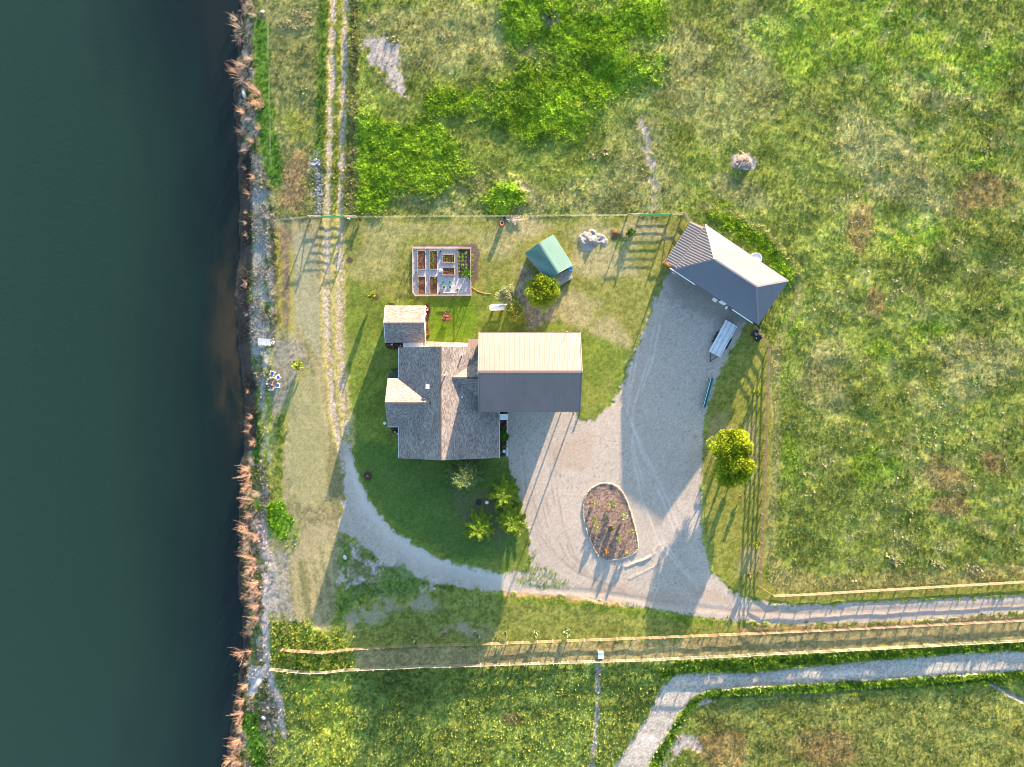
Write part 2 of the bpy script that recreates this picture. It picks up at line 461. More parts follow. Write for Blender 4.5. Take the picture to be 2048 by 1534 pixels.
lay(m_line([(505, 780), (512, 860), (512, 920)], 9, 4, 8), mix2(V3(.03, .08, .02), V3(.08, .15, .03), t_sp))
lay(m_line([(522, 1050), (535, 1110), (548, 1160), (552, 1220)], 12, 6, 10), mix2(V3(.22, .19, .17), V3(.34, .30, .27), t_sp))
mudw = sst(30, 22, X - shore_x(Y) - 7 + 14 * n_a)
lay(mudw * (Y > 300) * (Y < 900), V3(.055, .045, .04))
lay(sst(16, 8, X - shore_x(Y) - 7 + 14 * n_a), V3(.045, .04, .035))
lay(m_line([(500, 1440), (512, 1480), (520, 1534)], 16, 6, 10), mix2(V3(.03, .09, .01), V3(.10, .19, .03), t_sp))
lay(m_line([(503, 1000), (520, 1010)], 8, 4, 6), V3(.12, .2, .05))
# mown ovals of the river lawn
mow = m_poly([(556, 440), (690, 436), (700, 800), (690, 1000), (688, 1120), (660, 1260), (560, 1280), (548, 1100), (545, 1000), (545, 700), (552, 560)], 6, 6)
lay(mow, mix2(V3(.155, .14, .095), V3(.27, .24, .165), t_sp) * (1 + .5 * n_b[:, None]))
mstr = fbm(xx * 1.0 + .15 * yy, yy * .09, 1.1, 3, 2) - .5
lay(mow * sst(.02, .14, mstr) * .45, V3(.33, .28, .19)); lay(mow * sst(.02, .14, -mstr) * .45, V3(.12, .125, .06))
lay(m_line([(565, 470), (566, 560), (566, 640)], 16, 4, 6), mix2(V3(.11, .09, .07), V3(.22, .16, .11), t_sp))
lay(m_line([(556, 470), (560, 560), (560, 660)], 5, 3, 8) * .8, mix2(V3(.12, .13, .03), V3(.32, .28, .08), t_sp))
lay(m_line([(583, 500), (584, 600), (582, 660)], 4, 3, 5) * .8, V3(.25, .23, .07))
lay(m_poly([(586, 470), (610, 458), (632, 480), (640, 640), (640, 720), (590, 640)], 6, 5) * .6, V3(.24, .24, .19))
lay(m_poly([(545, 680), (600, 680), (620, 730), (600, 790), (545, 830)], 6, 8) * .8, mix2(V3(.12, .12, .10), V3(.24, .225, .19), t_sp))
lay(m_line([(612, 745), (590, 775), (572, 830), (560, 900)], 8, 4, 6) * .7, V3(.24, .24, .07))
lay(m_poly([(580, 790), (612, 740), (640, 760), (655, 900), (650, 1010), (600, 1010), (572, 940)], 5, 6) * .7, V3(.25, .24, .16))
lay(m_line([(560, 840), (558, 920), (552, 1000)], 11, 4, 7), mix2(V3(.04, .08, .02), V3(.20, .21, .05), t_sp))
pad = m_poly([(540, 1005), (566, 998), (578, 1022), (596, 1045), (601, 1070), (594, 1096), (582, 1114), (566, 1096), (545, 1062), (532, 1035)], 3, 7)
lay(pad, mix2(V3(.03, .09, .006), V3(.13, .25, .012), t_sp))
lay(m_poly([(540, 1090), (575, 1110), (580, 1180), (590, 1250), (540, 1260)], 6, 8) * .7, mix2(V3(.16, .15, .13), V3(.28, .26, .23), t_sp))
lay(blobs([(640, 1065, 40, 20, 0), (600, 1100, 30, 20, 0)], .5) * .6, V3(.30, .25, .19))
weedy = m_poly([(546, 1246), (600, 1240), (640, 1262), (690, 1285), (706, 1345), (560, 1340), (535, 1300)], 14, 30)
lay(weedy, mix2(V3(.05, .11, .015), V3(.24, .27, .06), t_sp) * (1 + .5 * n_b[:, None]))
path = m_line([(533, 1150), (532, 1250), (534, 1330), (546, 1370), (560, 1410), (568, 1470)], 6.5, 3, 5)
path = np.maximum(path, m_line([(534, 1330), (518, 1360), (504, 1385)], 7, 4, 6))
lay(path, mix2(V3(.22, .20, .18), V3(.34, .31, .28), t_sp))
lay(m_poly([(496, 1335), (526, 1330), (522, 1370), (500, 1384)], 3, 8) * .8, V3(.33, .33, .34))

# ---- the yard
yard = m_poly([(640, 434), (1380, 434), (1345, 540), (1260, 720), (1170, 840), (1000, 920), (1050, 1100), (900, 1140), (720, 1010), (690, 860), (688, 640)], 3, 5)
lawn_c = mix2(V3(.115, .135, .040), V3(.21, .21, .080), t_sp) * (1 + .35 * n_b[:, None])
lay(yard, lawn_c)
bare = blobs([(1040, 455, 50, 22, 0), (990, 490, 50, 30, 0), (1130, 620, 60, 40, 0), (760, 460, 60, 14, 0), (840, 455, 60, 12, 0), (1190, 500, 70, 50, 0), (1300, 460, 60, 25, 10), (1220, 690, 40, 60, 0), (900, 460, 40, 14, 0), (750, 520, 50, 50, 0)], .5, .22)
lay(bare * yard * (.35 + .4 * sst(960, 1040, X)), mix2(V3(.22, .20, .14), V3(.33, .29, .22), t_sp))
lawn_m = m_poly([(700, 560), (790, 600), (960, 590), (1000, 560), (1060, 600), (1120, 640), (1265, 700), (1248, 752), (1225, 802), (1190, 842), (1162, 842), (1000, 830), (1016, 916), (1032, 960), (1044, 1010), (1058, 1062), (1058, 1110), (1050, 1142), (1000, 1146), (920, 1134), (850, 1104), (790, 1064), (748, 1016), (716, 960), (700, 905), (692, 850), (688, 760), (690, 640)], 9, 8)
lay(lawn_m, mix2(V3(.085, .125, .030), V3(.14, .18, .040), t_sp) * (1 + .35 * n_b[:, None]))
ml = fbm((xx * .87 + yy * .5) * .08, -xx * .5 + yy * .87, 1.0, 2, 6) - .5
col *= (1 + lawn_m * .35 * ml)[:, None]
lay(lawn_m * sst(.58, .7, fbm(xx, yy, 3.5, 4, 0)) * .35, V3(.19, .19, .07))
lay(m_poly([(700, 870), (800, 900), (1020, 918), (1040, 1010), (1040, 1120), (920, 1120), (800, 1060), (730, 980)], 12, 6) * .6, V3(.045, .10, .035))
lay(m_poly([(855, 600), (940, 598), (955, 640), (940, 680), (860, 682)], 8, 8) * .6, V3(.075, .16, .008))
lay(m_poly([(1040, 525), (1060, 540), (1100, 610), (1112, 640), (1060, 660), (1030, 600)], 6, 10) * .85, mix2(V3(.13, .12, .10), V3(.25, .22, .20), t_sp))
lay(m_poly([(900, 985), (1000, 985), (1040, 1050), (1000, 1090), (940, 1060)], 10, 10) * .6, V3(.12, .11, .085))

# ---- two wheel tracks
def track(pts, w=6.5): return m_line(pts, w, 3, 5)
trk = np.maximum(track([(667, -40), (664, 150), (659, 300), (655, 430), (652, 600), (656, 700), (664, 800), (676, 880), (690, 940)]), track([(692, -40), (689, 150), (684, 300), (681, 430), (678, 600), (681, 700), (686, 800), (694, 880), (700, 930)]))
between = m_line([(680, -40), (676, 150), (671, 300), (668, 430), (666, 600), (668, 700), (676, 800), (688, 880)], 24, 4, 6)
lay(between * (Y < 435), mix2(V3(.12, .15, .03), V3(.24, .25, .07), t_sp))
lay(between * (Y >= 435), mix2(V3(.20, .19, .08), V3(.36, .31, .17), t_sp))
lay(trk * (1 - .7 * (fbm(xx, yy, .9, 2, 4) > .6)), mix2(V3(.21, .175, .14), V3(.37, .31, .26), wht))

# ---- gravel
GRAVEL = [(1345, 538), (1328, 556), (1312, 600), (1290, 650), (1272, 705), (1250, 755), (1225, 805), (1190, 840), (1162, 840), (1150, 818), (1012, 818), (1014, 915), (1028, 950), (1042, 1010), (1056, 1062), (1062, 1100), (1056, 1144),
 (1000, 1148), (920, 1134), (850, 1104), (790, 1064), (748, 1018), (718, 965), (702, 905), (690, 870), (682, 900), (690, 960), (686, 1020), (676, 1060), (712, 1082), (750, 1112), (800, 1150), (850, 1165), (930, 1176), (1000, 1184), (1100, 1192), (1200, 1203), (1300, 1217), (1400, 1233), (1500, 1244), (1600, 1248), (1700, 1248), (1900, 1236), (2300, 1205),
 (2300, 1170), (2048, 1191), (1900, 1197), (1800, 1202), (1700, 1206), (1600, 1209), (1555, 1207), (1500, 1198), (1460, 1180), (1430, 1150), (1412, 1112), (1404, 1050), (1404, 980), (1406, 900), (1412, 830), (1425, 785), (1442, 740), (1470, 690), (1492, 640), (1420, 560)]
sdg = sd_poly(X, Y, GRAVEL, 80)
gm = 1 - sst(-2.5, 2.5, sdg + 8 * n_a * 2 + 9 * (vn(xx, yy, .45, 3) - .5) * sst(.4, .7, vn(xx, yy, 6, 2)))

gcol = mix2(V3(.265, .232, .200), V3(.335, .295, .252), sst(.1, .9, wht * .8 + sp2 * .2)) * (1 + .2 * n_b[:, None])
spk = (wht > .985) * (vn(xx, yy, 9, 1) > .4); gcol *= (1 - .5 * spk)[:, None]
lay(gm, gcol)
brown = blobs([(1230, 1180, 70, 16, 5), (1320, 1195, 60, 12, 5), (1130, 905, 30, 22, 0), (1420, 1190, 60, 12, 20), (1500, 1225, 60, 10, 0), (1160, 900, 20, 30, 0)], .55, .25)
lay(brown * gm * .4, V3(.26, .185, .13))
for off in (0, 10, 26, 36, 52, 62):
    lay(gm * m_line([(1046 + off, 905), (1052 + off, 980), (1070 + off * .9, 1050), (1105 + off * .7, 1110), (1160 + off * .4, 1150 + off * .1), (1250, 1172 + off * .3)], 1.3, 1.3, 1.5) * .75 * sst(.35, .6, fbm(xx, yy, 5, 2, off % 7)), V3(.21, .17, .14))
for off in (0, 11, 40, 51):
    lay(gm * m_line([(1330 - off, 600), (1305 - off * .8, 720), (1270 - off * .4, 820), (1262 + off * .5, 900), (1285 + off, 1000), (1320 + off, 1090), (1400 + off * .5, 1180)], 1.8, 1.5, 1.5) * .4 * sst(.3, .6, fbm(xx, yy, 6, 2, (off + 3) % 7)), V3(.46, .43, .39))
wheel = m_line([(1050, 1176), (1200, 1186), (1330, 1208), (1450, 1222), (1600, 1228), (2100, 1208)], 5, 5, 3)
lay(wheel * .5, V3(.30, .24, .19))
lay(m_line([(700, 930), (730, 1010), (780, 1070), (860, 1120), (1000, 1155)], 7, 5, 4) * 1.0 * .6, V3(.44, .41, .365))
lay(gm * m_line([(700, 930), (730, 1010), (780, 1070), (860, 1120), (1000, 1160)], 22, 12, 10) * .55, V3(.38, .35, .305))
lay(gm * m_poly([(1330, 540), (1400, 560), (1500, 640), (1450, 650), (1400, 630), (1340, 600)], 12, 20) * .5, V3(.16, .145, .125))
# weeds and dust south-west of the drive
dust = m_poly([(684, 1085), (720, 1090), (780, 1135), (830, 1168), (900, 1180), (900, 1215), (760, 1210), (690, 1180)], 16, 34)
lay(dust * (.35 + .65 * sst(.42, .55, fbm(xx, yy, 1.3, 3, 2))), mix2(V3(.22, .21, .19), V3(.38, .35, .33), t_sp))
vv = m_poly([(680, 1080), (900, 1170), (900, 1270), (690, 1280), (672, 1180)], 8, 16)
lay(vv * sst(.46, .56, fbm(xx, yy, 3.0, 4, 7)) * .9, mix2(V3(.05, .10, .025), V3(.12, .18, .05), t_sp))
verge = m_poly([(900, 1182), (1000, 1190), (1100, 1197), (1200, 1208), (1300, 1222), (1400, 1238), (1500, 1250), (1600, 1254), (1600, 1262), (1300, 1280), (1000, 1292), (700, 1298), (690, 1230), (760, 1190)], 4, 8)
lay(verge, mix2(V3(.085, .115, .03), V3(.20, .21, .07), t_sp) * (1 + .5 * n_b[:, None]))
lay(verge * blobs([(760, 1215, 60, 30, 0), (850, 1210, 60, 20, 0), (900, 1260, 60, 15, 0), (700, 1250, 30, 30, 0)], .5) * .75 * sst(.45, .6, fbm(xx, yy, 1.8, 3, 1)), V3(.24, .22, .19))
lay(verge * m_line([(1000, 1192), (1100, 1200), (1200, 1212), (1300, 1226), (1420, 1246)], 8, 5, 8) * .6, mix2(V3(.05, .12, .01), V3(.17, .22, .02), t_sp))
lay(m_line([(1010, 1187), (1100, 1193), (1190, 1203), (1240, 1210)], 4, 3, 8) * .7, V3(.30, .20, .10))
tw = blobs([(1080, 1140, 45, 20, 20), (1090, 1165, 60, 14, 5), (1068, 1105, 12, 25, 0)], .6, .12)
lay(tw * (sp > .5) * .8, V3(.15, .18, .06))
lane = m_poly([(710, 1302), (1000, 1292), (1300, 1281), (1600, 1264), (2300, 1215), (2300, 1258), (2048, 1281), (1500, 1308), (1200, 1324), (1000, 1330), (712, 1338)], 3, 6)
lay(lane, mix2(V3(.16, .14, .08), V3(.29, .245, .155), t_sp) * (1 + .5 * n_b[:, None]))
lay(m_line([(1480, 1258), (1700, 1254), (2100, 1232)], 5, 4, 5) * .7, V3(.28, .18, .12))
east = m_poly([(1495, 645), (1520, 660), (1542, 700), (1545, 900), (1530, 1150), (1552, 1188), (2300, 1140), (2300, 1168), (2048, 1188), (1700, 1203), (1560, 1204), (1500, 1196), (1462, 1178), (1432, 1150), (1414, 1112), (1406, 1050), (1406, 900), (1414, 830), (1428, 785), (1444, 740), (1472, 690)], 3, 4)
lay(east, mix2(V3(.105, .125, .03), V3(.20, .20, .06), t_sp) * (1 + .35 * n_b[:, None]))
lay(east * blobs([(1500, 900, 20, 60, 0), (1440, 850, 25, 50, 0), (1500, 1120, 20, 30, 0)], .5) * .5, V3(.28, .23, .17))
lay(m_poly([(1545, 1120), (1640, 1150), (2300, 1110), (2300, 1150), (1560, 1190), (1535, 1160)], 8, 14) * .7, mix2(V3(.14, .14, .06), V3(.28, .24, .13), t_sp))
lay(m_line([(1552, 700), (1552, 900), (1540, 1120)], 9, 6, 6) * .5, V3(.24, .22, .13))
# planting bed, garden pad and house beds
BED = [(1198, 966), (1222, 966), (1242, 978), (1256, 1005), (1268, 1045), (1278, 1090), (1272, 1106), (1244, 1118), (1204, 1122), (1188, 1098), (1172, 1060), (1164, 1018), (1172, 985)]
for _ in range(2):
    BED = [q for i in range(len(BED)) for q in ((BED[i][0] * .75 + BED[(i + 1) % len(BED)][0] * .25, BED[i][1] * .75 + BED[(i + 1) % len(BED)][1] * .25), (BED[i][0] * .25 + BED[(i + 1) % len(BED)][0] * .75, BED[i][1] * .25 + BED[(i + 1) % len(BED)][1] * .75))]
bedm = m_poly(BED, 1.5, 2)
lay(bedm, mix2(V3(.09, .06, .045), V3(.27, .195, .155), wht))
GARDEN = [(825, 494), (942, 494), (942, 592), (830, 592), (825, 586)]
gardm = m_poly(GARDEN, 1, 0)
lay(m_poly([(826, 489), (952, 489), (957, 500), (957, 555), (940, 570), (940, 590), (826, 590)], 2, 3), V3(.10, .075, .065))
lay(gardm, V3(.33, .31, .33))
lay(m_poly([(916, 495), (942, 495), (942, 556), (916, 556)], 1, 3), mix2(V3(.055, .04, .04), V3(.14, .095, .085), t_sp))
BEDS = [[(770, 683), (806, 683), (806, 697), (782, 700), (770, 692)], [(782, 738), (800, 736), (800, 757), (784, 757)], [(780, 850), (800, 852), (800, 872), (786, 866)], [(848, 608), (858, 606), (862, 622), (856, 645), (860, 672), (850, 686), (848, 686)], [(776, 606), (790, 606), (790, 614), (776, 614)], [(999, 822), (1015, 822), (1015, 913), (999, 913)]]
for b_ in BEDS: lay(m_poly(b_, 1.5, 2), mix2(V3(.035, .022, .02), V3(.12, .06, .045), (sp2 > .6) * 1.0))
lay(m_line([(1015, 842), (1014, 913)], 1.6, 1, 1), V3(.45, .45, .5))
for cx_, cy_, r_ in ((699, 521, 6), (752, 594, 7), (736, 952, 9)):
    lay(m_poly([(cx_ + r_ * math.cos(t), cy_ + r_ * math.sin(t)) for t in np.linspace(0, 6.28, 12)[:-1]], 1.5, 2), V3(.07, .05, .04))
# dirt heap by the north fence
lay(m_poly([(1222, 464), (1238, 461), (1246, 470), (1236, 480), (1222, 476)], 3, 9), V3(.12, .075, .05))
lay(blobs([(1235, 486, 20, 12, 0)], .5) * (sp > .5) * .8, V3(.08, .15, .03))

# ---- public dirt road in the south-east
ROAD = [(2300, 1290), (2048, 1302), (1900, 1308), (1700, 1325), (1500, 1346), (1400, 1345), (1350, 1350), (1322, 1378), (1290, 1440), (1250, 1502), (1205, 1570), (1275, 1570), (1292, 1534), (1332, 1472), (1356, 1432), (1384, 1398), (1420, 1380), (1500, 1373), (1700, 1362), (1900, 1350), (2300, 1328)]
vr = np.maximum(m_line([(1330, 1345), (1360, 1335), (1500, 1330), (1700, 1312), (2100, 1288)], 12, 4, 8), m_line([(1300, 1550), (1350, 1450), (1400, 1388), (1500, 1380), (1700, 1370), (2100, 1348)], 11, 4, 10))
lay(vr, mix2(V3(.04, .10, .012), V3(.15, .24, .03), t_sp))
sdr = sd_poly(X, Y, ROAD, 60)
rm = 1 - sst(-2, 2, sdr + 5 * n_a * 2)
ts = fbm(xx * .2 + yy * 2.5, yy * .2 - xx * .25, 1.5, 3, 3)
lay(rm, mix2(V3(.245, .225, .195), V3(.355, .328, .287), sst(.25, .75, wht * .3 + sp * .2 + .5 * ts)) * (1 + .25 * n_b[:, None]))
lay(rm * blobs([(1300, 1480, 18, 10, 0), (1690, 1345, 30, 4, 0)], .6) * .6, V3(.42, .40, .38))

# ---- heights
grassy = np.ones(X.shape, dtype=np.float32)
soft_m = np.clip(gm + rm + bedm + gardm + trk, 0, 1)
mown = np.clip(lawn_m + yard * .9 + east + lane * .9 + mow * .9 + verge * .6, 0, 1) * (1 - weedy)
wild = (1 - soft_m) * (1 - mown) * (1 - .75 * sst(.3, .7, sand)) * (1 - path)
lushish = np.clip(lush_m + pad + vr + weedy * .6 + south * .12, 0, 1)
h = hb.astype(np.float32).copy()
inland = sst(520, 620, X)
h += wild * (fbm(xx, yy, 1.1, 3, 2) - .5) * (.12 + .30 * lushish + .05 * right)
h += wild * inland * (fbm(xx, yy, 4.5, 2, 5) - .5) * (.24 + .55 * lushish + .08 * right)
h += wild * (sp2 - .5) * .05 + wild * lushish * .12
h += (1 - soft_m) * mown * ((sp - .5) * .025 + (fbm(xx, yy, 3.0, 2, 1) - .5) * .05)
h += gm * (fbm(xx, yy, 2.4, 2, 3) - .5) * .03 - gm * .03 + rm * (ts - .5) * .02 - rm * .05
h -= wheel * .04 * gm
h -= .05 * trk * (1 - rm)
h += bedm * .12 + bedm * (sp2 - .5) * .05
for pts, hh, w in (([(1252, 1134), (1270, 1126), (1300, 1116), (1308, 1106)], .10, 2.2), ([(1282, 1124), (1300, 1112)], .07, 2.0), ([(1258, 1158), (1276, 1150), (1300, 1138), (1318, 1128)], .05, 1.8), ([(1305, 1104), (1320, 1090)], .05, 1.8)):
    h += hh * np.exp(-(sd_poly(X, Y, pts, 30, closed=False) / w) ** 2)
h -= .30 * np.exp(-(sd_poly(X, Y, [(1420, 1395), (1640, 1388), (1900, 1366), (1970, 1358), (2060, 1410)], 30, closed=False) / 3.5) ** 2)
h += .22 * np.exp(-(((X - 1232) / 9) ** 2 + ((Y - 466) / 6) ** 2)) + .12 * np.exp(-(((X - 1488) / 14) ** 2 + ((Y - 322) / 10) ** 2))
h += (fr * (1 - mudw)) * (fbm(xx, yy, 1.0, 3, 5) - .5) * .22
edge = np.minimum(np.minimum(xx - X0, X1 - xx), np.minimum(yy - Y0, Y1 - yy))
ef = sst(0, 3, edge)
h = np.where(X > 620, h * ef, h)
h = np.minimum(h, 1.2).astype(np.float32)

# tone: pebbles and trampled flecks
rough = (.25 + .6 * wild + .12 * gm + .15 * rm).astype(np.float32)
rough *= 1.0
veg = np.clip((1 - gm) * (1 - rm) * (1 - bedm) * (1 - gardm) * (1 - path), 0, 1) * sst(-.02, .03, col[:, 1] - col[:, 2] * 1.25)
col = col * (1 + veg[:, None] * (V3(.88, .88, .66) - 1))
col *= (1 + .40 * (wht - .5) * (1 - .85 * gm))[:, None]
col = np.clip(col, .010, .6)

HG = h.reshape(NY, NX)
def hz(x, y):
    i = min(max(int((x - X0) / STEP), 0), NX - 1); j = min(max(int((y - Y0) / STEP), 0), NY - 1)
    return float(HG[j, i])
def GZ(px, py, dz=0.0):
    """ground place seen at this photo pixel"""
    p = G(px, py, 0)
    for _ in range(2): p = G(px, py, hz(p.x, p.y))
    return Vector((p.x, p.y, hz(p.x, p.y) + dz))

# ---- cut the sheet into the named grounds
rid = np.zeros(X.shape, dtype=np.int8)
rid[(yard > .5) | (lawn_m > .5) | (east > .5)] = 1
rid[(mow > .5)] = 6
rid[trk > .5] = 5
rid[gm > .5] = 2
rid[rm > .5] = 3
rid[fr > .5] = 4
rid[path > .5] = 7
rid[bedm > .5] = 8
rid[gardm > .5] = 9
idx = np.arange(NX * NY, dtype=np.int64).reshape(NY, NX)
quads = np.stack([idx[:-1, :-1], idx[:-1, 1:], idx[1:, 1:], idx[1:, :-1]], -1).reshape(-1, 4)
qid = rid[quads[:, 0]]
verts = np.stack([xx, yy, h], -1)
for k, nm in enumerate(['pasture', 'lawn', 'gravel_driveway', 'dirt_road', 'river_bank', 'farm_track', 'meadow', 'footpath', 'mulch_ground', 'garden_ground']):
    q = quads[qid == k]
    if not len(q): continue
    u, inv = np.unique(q, return_inverse=True)
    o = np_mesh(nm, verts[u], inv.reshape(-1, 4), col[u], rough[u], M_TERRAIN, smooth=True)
    o['kind'] = 'structure'
del quads, qid
# ground going on beyond the frame
def sheet(name, rects, tint, material=M_TERRAIN):
    vs = []; fs = []
    for a in rects:
        n = len(vs); vs += a; fs.append((n, n + 1, n + 2, n + 3))
    o = np_mesh(name, vs, fs, np.tile(V3(*tint), (len(vs), 1)), np.full(len(vs), .8), material); o['kind'] = 'structure'; return o
sheet('ground', [
    [(X1, Y0, 0), (900, Y0, 0), (900, Y1, 0), (X1, Y1, 0)],
    [(-36, Y1, 0), (900, Y1, 0), (900, 900, 0), (-36, 900, 0)],
    [(-36, -900, 0), (900, -900, 0), (900, Y0, 0), (-36, Y0, 0)],
    [(-46, Y1, -2.0), (-36, Y1, 0), (-36, 900, 0), (-46, 900, -2.0)],
    [(-46, -900, -2.0), (-36, -900, 0), (-36, Y0, 0), (-46, Y0, -2.0)],
    [(-900, -900, 0.4), (-190, -900, 0.4), (-190, 900, 0.4), (-900, 900, 0.4)],
    [(-190, -900, 0.4), (-180, -900, -2.2), (-180, 900, -2.2), (-190, 900, 0.4)]], (.13, .15, .05))

# ------------------------------------------------------------ river
m = bpy.data.materials.new('river_water'); m.use_nodes = True
nt = m.node_tree; b = nt.nodes['Principled BSDF']
b.inputs['Roughness'].default_value = 0.12; b.inputs['IOR'].default_value = 1.33
geo = nt.nodes.new('ShaderNodeNewGeometry')
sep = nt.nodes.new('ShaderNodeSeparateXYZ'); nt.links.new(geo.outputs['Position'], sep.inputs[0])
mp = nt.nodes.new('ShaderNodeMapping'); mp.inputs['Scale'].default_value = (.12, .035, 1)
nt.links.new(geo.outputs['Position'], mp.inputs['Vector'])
ys_ = nt.nodes.new('ShaderNodeMapRange'); ys_.inputs['From Min'].default_value = 38; ys_.inputs['From Max'].default_value = 68  # widens the dark water northwards: tree shadow put into the colour
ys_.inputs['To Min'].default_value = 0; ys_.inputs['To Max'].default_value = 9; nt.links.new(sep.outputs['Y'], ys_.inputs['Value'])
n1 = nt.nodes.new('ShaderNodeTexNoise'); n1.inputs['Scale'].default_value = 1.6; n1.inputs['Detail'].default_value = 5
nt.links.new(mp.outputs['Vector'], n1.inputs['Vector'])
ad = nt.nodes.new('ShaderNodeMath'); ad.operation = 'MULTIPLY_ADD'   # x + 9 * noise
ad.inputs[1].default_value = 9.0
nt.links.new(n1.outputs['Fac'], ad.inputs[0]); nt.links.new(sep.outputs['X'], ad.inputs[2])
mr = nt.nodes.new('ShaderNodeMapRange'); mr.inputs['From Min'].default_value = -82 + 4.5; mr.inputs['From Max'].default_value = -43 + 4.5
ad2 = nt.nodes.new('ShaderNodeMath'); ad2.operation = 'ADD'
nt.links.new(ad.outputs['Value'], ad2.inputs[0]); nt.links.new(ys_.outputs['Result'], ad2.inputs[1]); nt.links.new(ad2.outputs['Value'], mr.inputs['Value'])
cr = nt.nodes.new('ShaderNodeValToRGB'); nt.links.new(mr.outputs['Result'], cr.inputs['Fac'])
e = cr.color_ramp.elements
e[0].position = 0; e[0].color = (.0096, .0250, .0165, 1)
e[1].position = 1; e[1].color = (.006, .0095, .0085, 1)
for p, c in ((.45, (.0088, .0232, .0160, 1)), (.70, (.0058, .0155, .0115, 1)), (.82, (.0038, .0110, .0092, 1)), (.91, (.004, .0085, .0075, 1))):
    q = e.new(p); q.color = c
# silty brown shallows half way down the bank
yb = nt.nodes.new('ShaderNodeMapRange'); yb.inputs['From Min'].default_value = -14; yb.inputs['From Max'].default_value = 0; yb.interpolation_type = 'SMOOTHSTEP'
nt.links.new(sep.outputs['Y'], yb.inputs['Value'])
yt = nt.nodes.new('ShaderNodeMapRange'); yt.inputs['From Min'].default_value = 26; yt.inputs['From Max'].default_value = 14; yt.interpolation_type = 'SMOOTHSTEP'
nt.links.new(sep.outputs['Y'], yt.inputs['Value'])
n2 = nt.nodes.new('ShaderNodeTexNoise'); n2.inputs['Scale'].default_value = 3.0; n2.inputs['Detail'].default_value = 4
nt.links.new(mp.outputs['Vector'], n2.inputs['Vector'])
nr = nt.nodes.new('ShaderNodeMapRange'); nr.inputs['From Min'].default_value = .4; nr.inputs['From Max'].default_value = .62
nt.links.new(n2.outputs['Fac'], nr.inputs['Value'])
xr = nt.nodes.new('ShaderNodeMapRange'); xr.inputs['From Min'].default_value = -51; xr.inputs['From Max'].default_value = -45.5; xr.interpolation_type = 'SMOOTHSTEP'
nt.links.new(sep.outputs['X'], xr.inputs['Value'])
def mul(a, b_):
    k = nt.nodes.new('ShaderNodeMath'); k.operation = 'MULTIPLY'; nt.links.new(a, k.inputs[0]); nt.links.new(b_, k.inputs[1]); return k.outputs['Value']
f = mul(mul(yb.outputs['Result'], yt.outputs['Result']), mul(nr.outputs['Result'], xr.outputs['Result']))
mx = nt.nodes.new('ShaderNodeMix'); mx.data_type = 'RGBA'
nt.links.new(f, mx.inputs['Factor']); nt.links.new(cr.outputs['Color'], mx.inputs['A']); mx.inputs['B'].default_value = (.024, .020, .012, 1)
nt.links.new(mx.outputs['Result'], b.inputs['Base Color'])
n3 = nt.nodes.new('ShaderNodeTexNoise'); n3.inputs['Scale'].default_value = 1.6; n3.inputs['Detail'].default_value = 5
nt.links.new(geo.outputs['Position'], n3.inputs['Vector'])
bp = nt.nodes.new('ShaderNodeBump'); bp.inputs['Strength'].default_value = .32; bp.inputs['Distance'].default_value = .06
nt.links.new(n3.outputs['Fac'], bp.inputs['Height']); nt.links.new(bp.outputs['Normal'], b.inputs['Normal'])
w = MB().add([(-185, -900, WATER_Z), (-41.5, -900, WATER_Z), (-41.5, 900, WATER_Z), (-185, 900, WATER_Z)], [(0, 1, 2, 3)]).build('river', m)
w['kind'] = 'structure'
# ------------------------------------------------------------ building helpers
def W(gx_, gy_, z=0.0):
    """point above this pixel of the ground plan (no perspective shift)"""
    return Vector(((gx_ - 1024) * PX, (767 - gy_) * PX, z))

M_SHINGLE = shingle_mat('weathered_shingles', (.27, .23, .20), (.125, .117, .118))
M_GMETAL = mat('tan_ribbed_metal', (.142, .106, .101), rough=.5, var=.10, vscale=.4, spec=.4)
M_BMETAL = mat('slate_ribbed_metal', (.096, .100, .118), rough=.34, var=.05, vscale=.4, spec=.6)
M_STEELD = mat('worn_steel', (.42, .435, .45), rough=.5, metal=.3, var=.2, vscale=1.5)
M_CORR_LIT = mat('lit_corrugated_metal', (.22, .19, .175), rough=.45, var=.08, vscale=.5, spec=.4)  # barn roof metal again, paler and warmer: sunlight put into its colour
M_TMETAL = mat('green_ribbed_metal', (.085, .175, .155), rough=.45, var=.06, vscale=.6, spec=.4)
M_WALL = mat('tan_siding', (.48, .42, .34), rough=.8, var=.08)
M_WALLG = mat('grey_siding', (.40, .40, .40), rough=.8, var=.08)
M_WHITE = mat('white_paint', (.6, .6, .59), rough=.5, var=.05)
M_GLASS = mat('window_glass', (.03, .04, .05), rough=.08, var=.02, spec=.8)
M_TRIM = mat('tan_trim', (.17, .135, .125), rough=.5, var=.05)
M_DTRIM = mat('grey_trim', (.16, .15, .165), rough=.45, var=.05)
M_WOOD = mat('new_rail_wood', (.21, .15, .10), rough=.8, var=.25, vscale=3, bump=.3)
M_WOODP = mat('pale_rail_wood', (.235, .21, .165), rough=.8, var=.22, vscale=3, bump=.3)
M_GREYW = mat('weathered_boards', (.27, .26, .25), rough=.9, var=.35, vscale=2.5, bump=.4)
M_BEDW = mat('bed_boards', (.36, .28, .21), rough=.8, var=.2, vscale=5)
M_SOIL = mat('dark_soil', (.105, .052, .035), rough=1, var=.6, vscale=7, bump=1.0, bscale=9, spec=.05)
M_CONC = mat('concrete', (.42, .42, .41), rough=.9, var=.15, vscale=2)
M_STONE = mat('pale_stone', (.50, .45, .38), rough=.9, var=.3, vscale=3, bump=.4, bscale=8)
M_GSTONE = mat('grey_stone', (.38, .38, .38), rough=.9, var=.25, vscale=3, bump=.4, bscale=8)
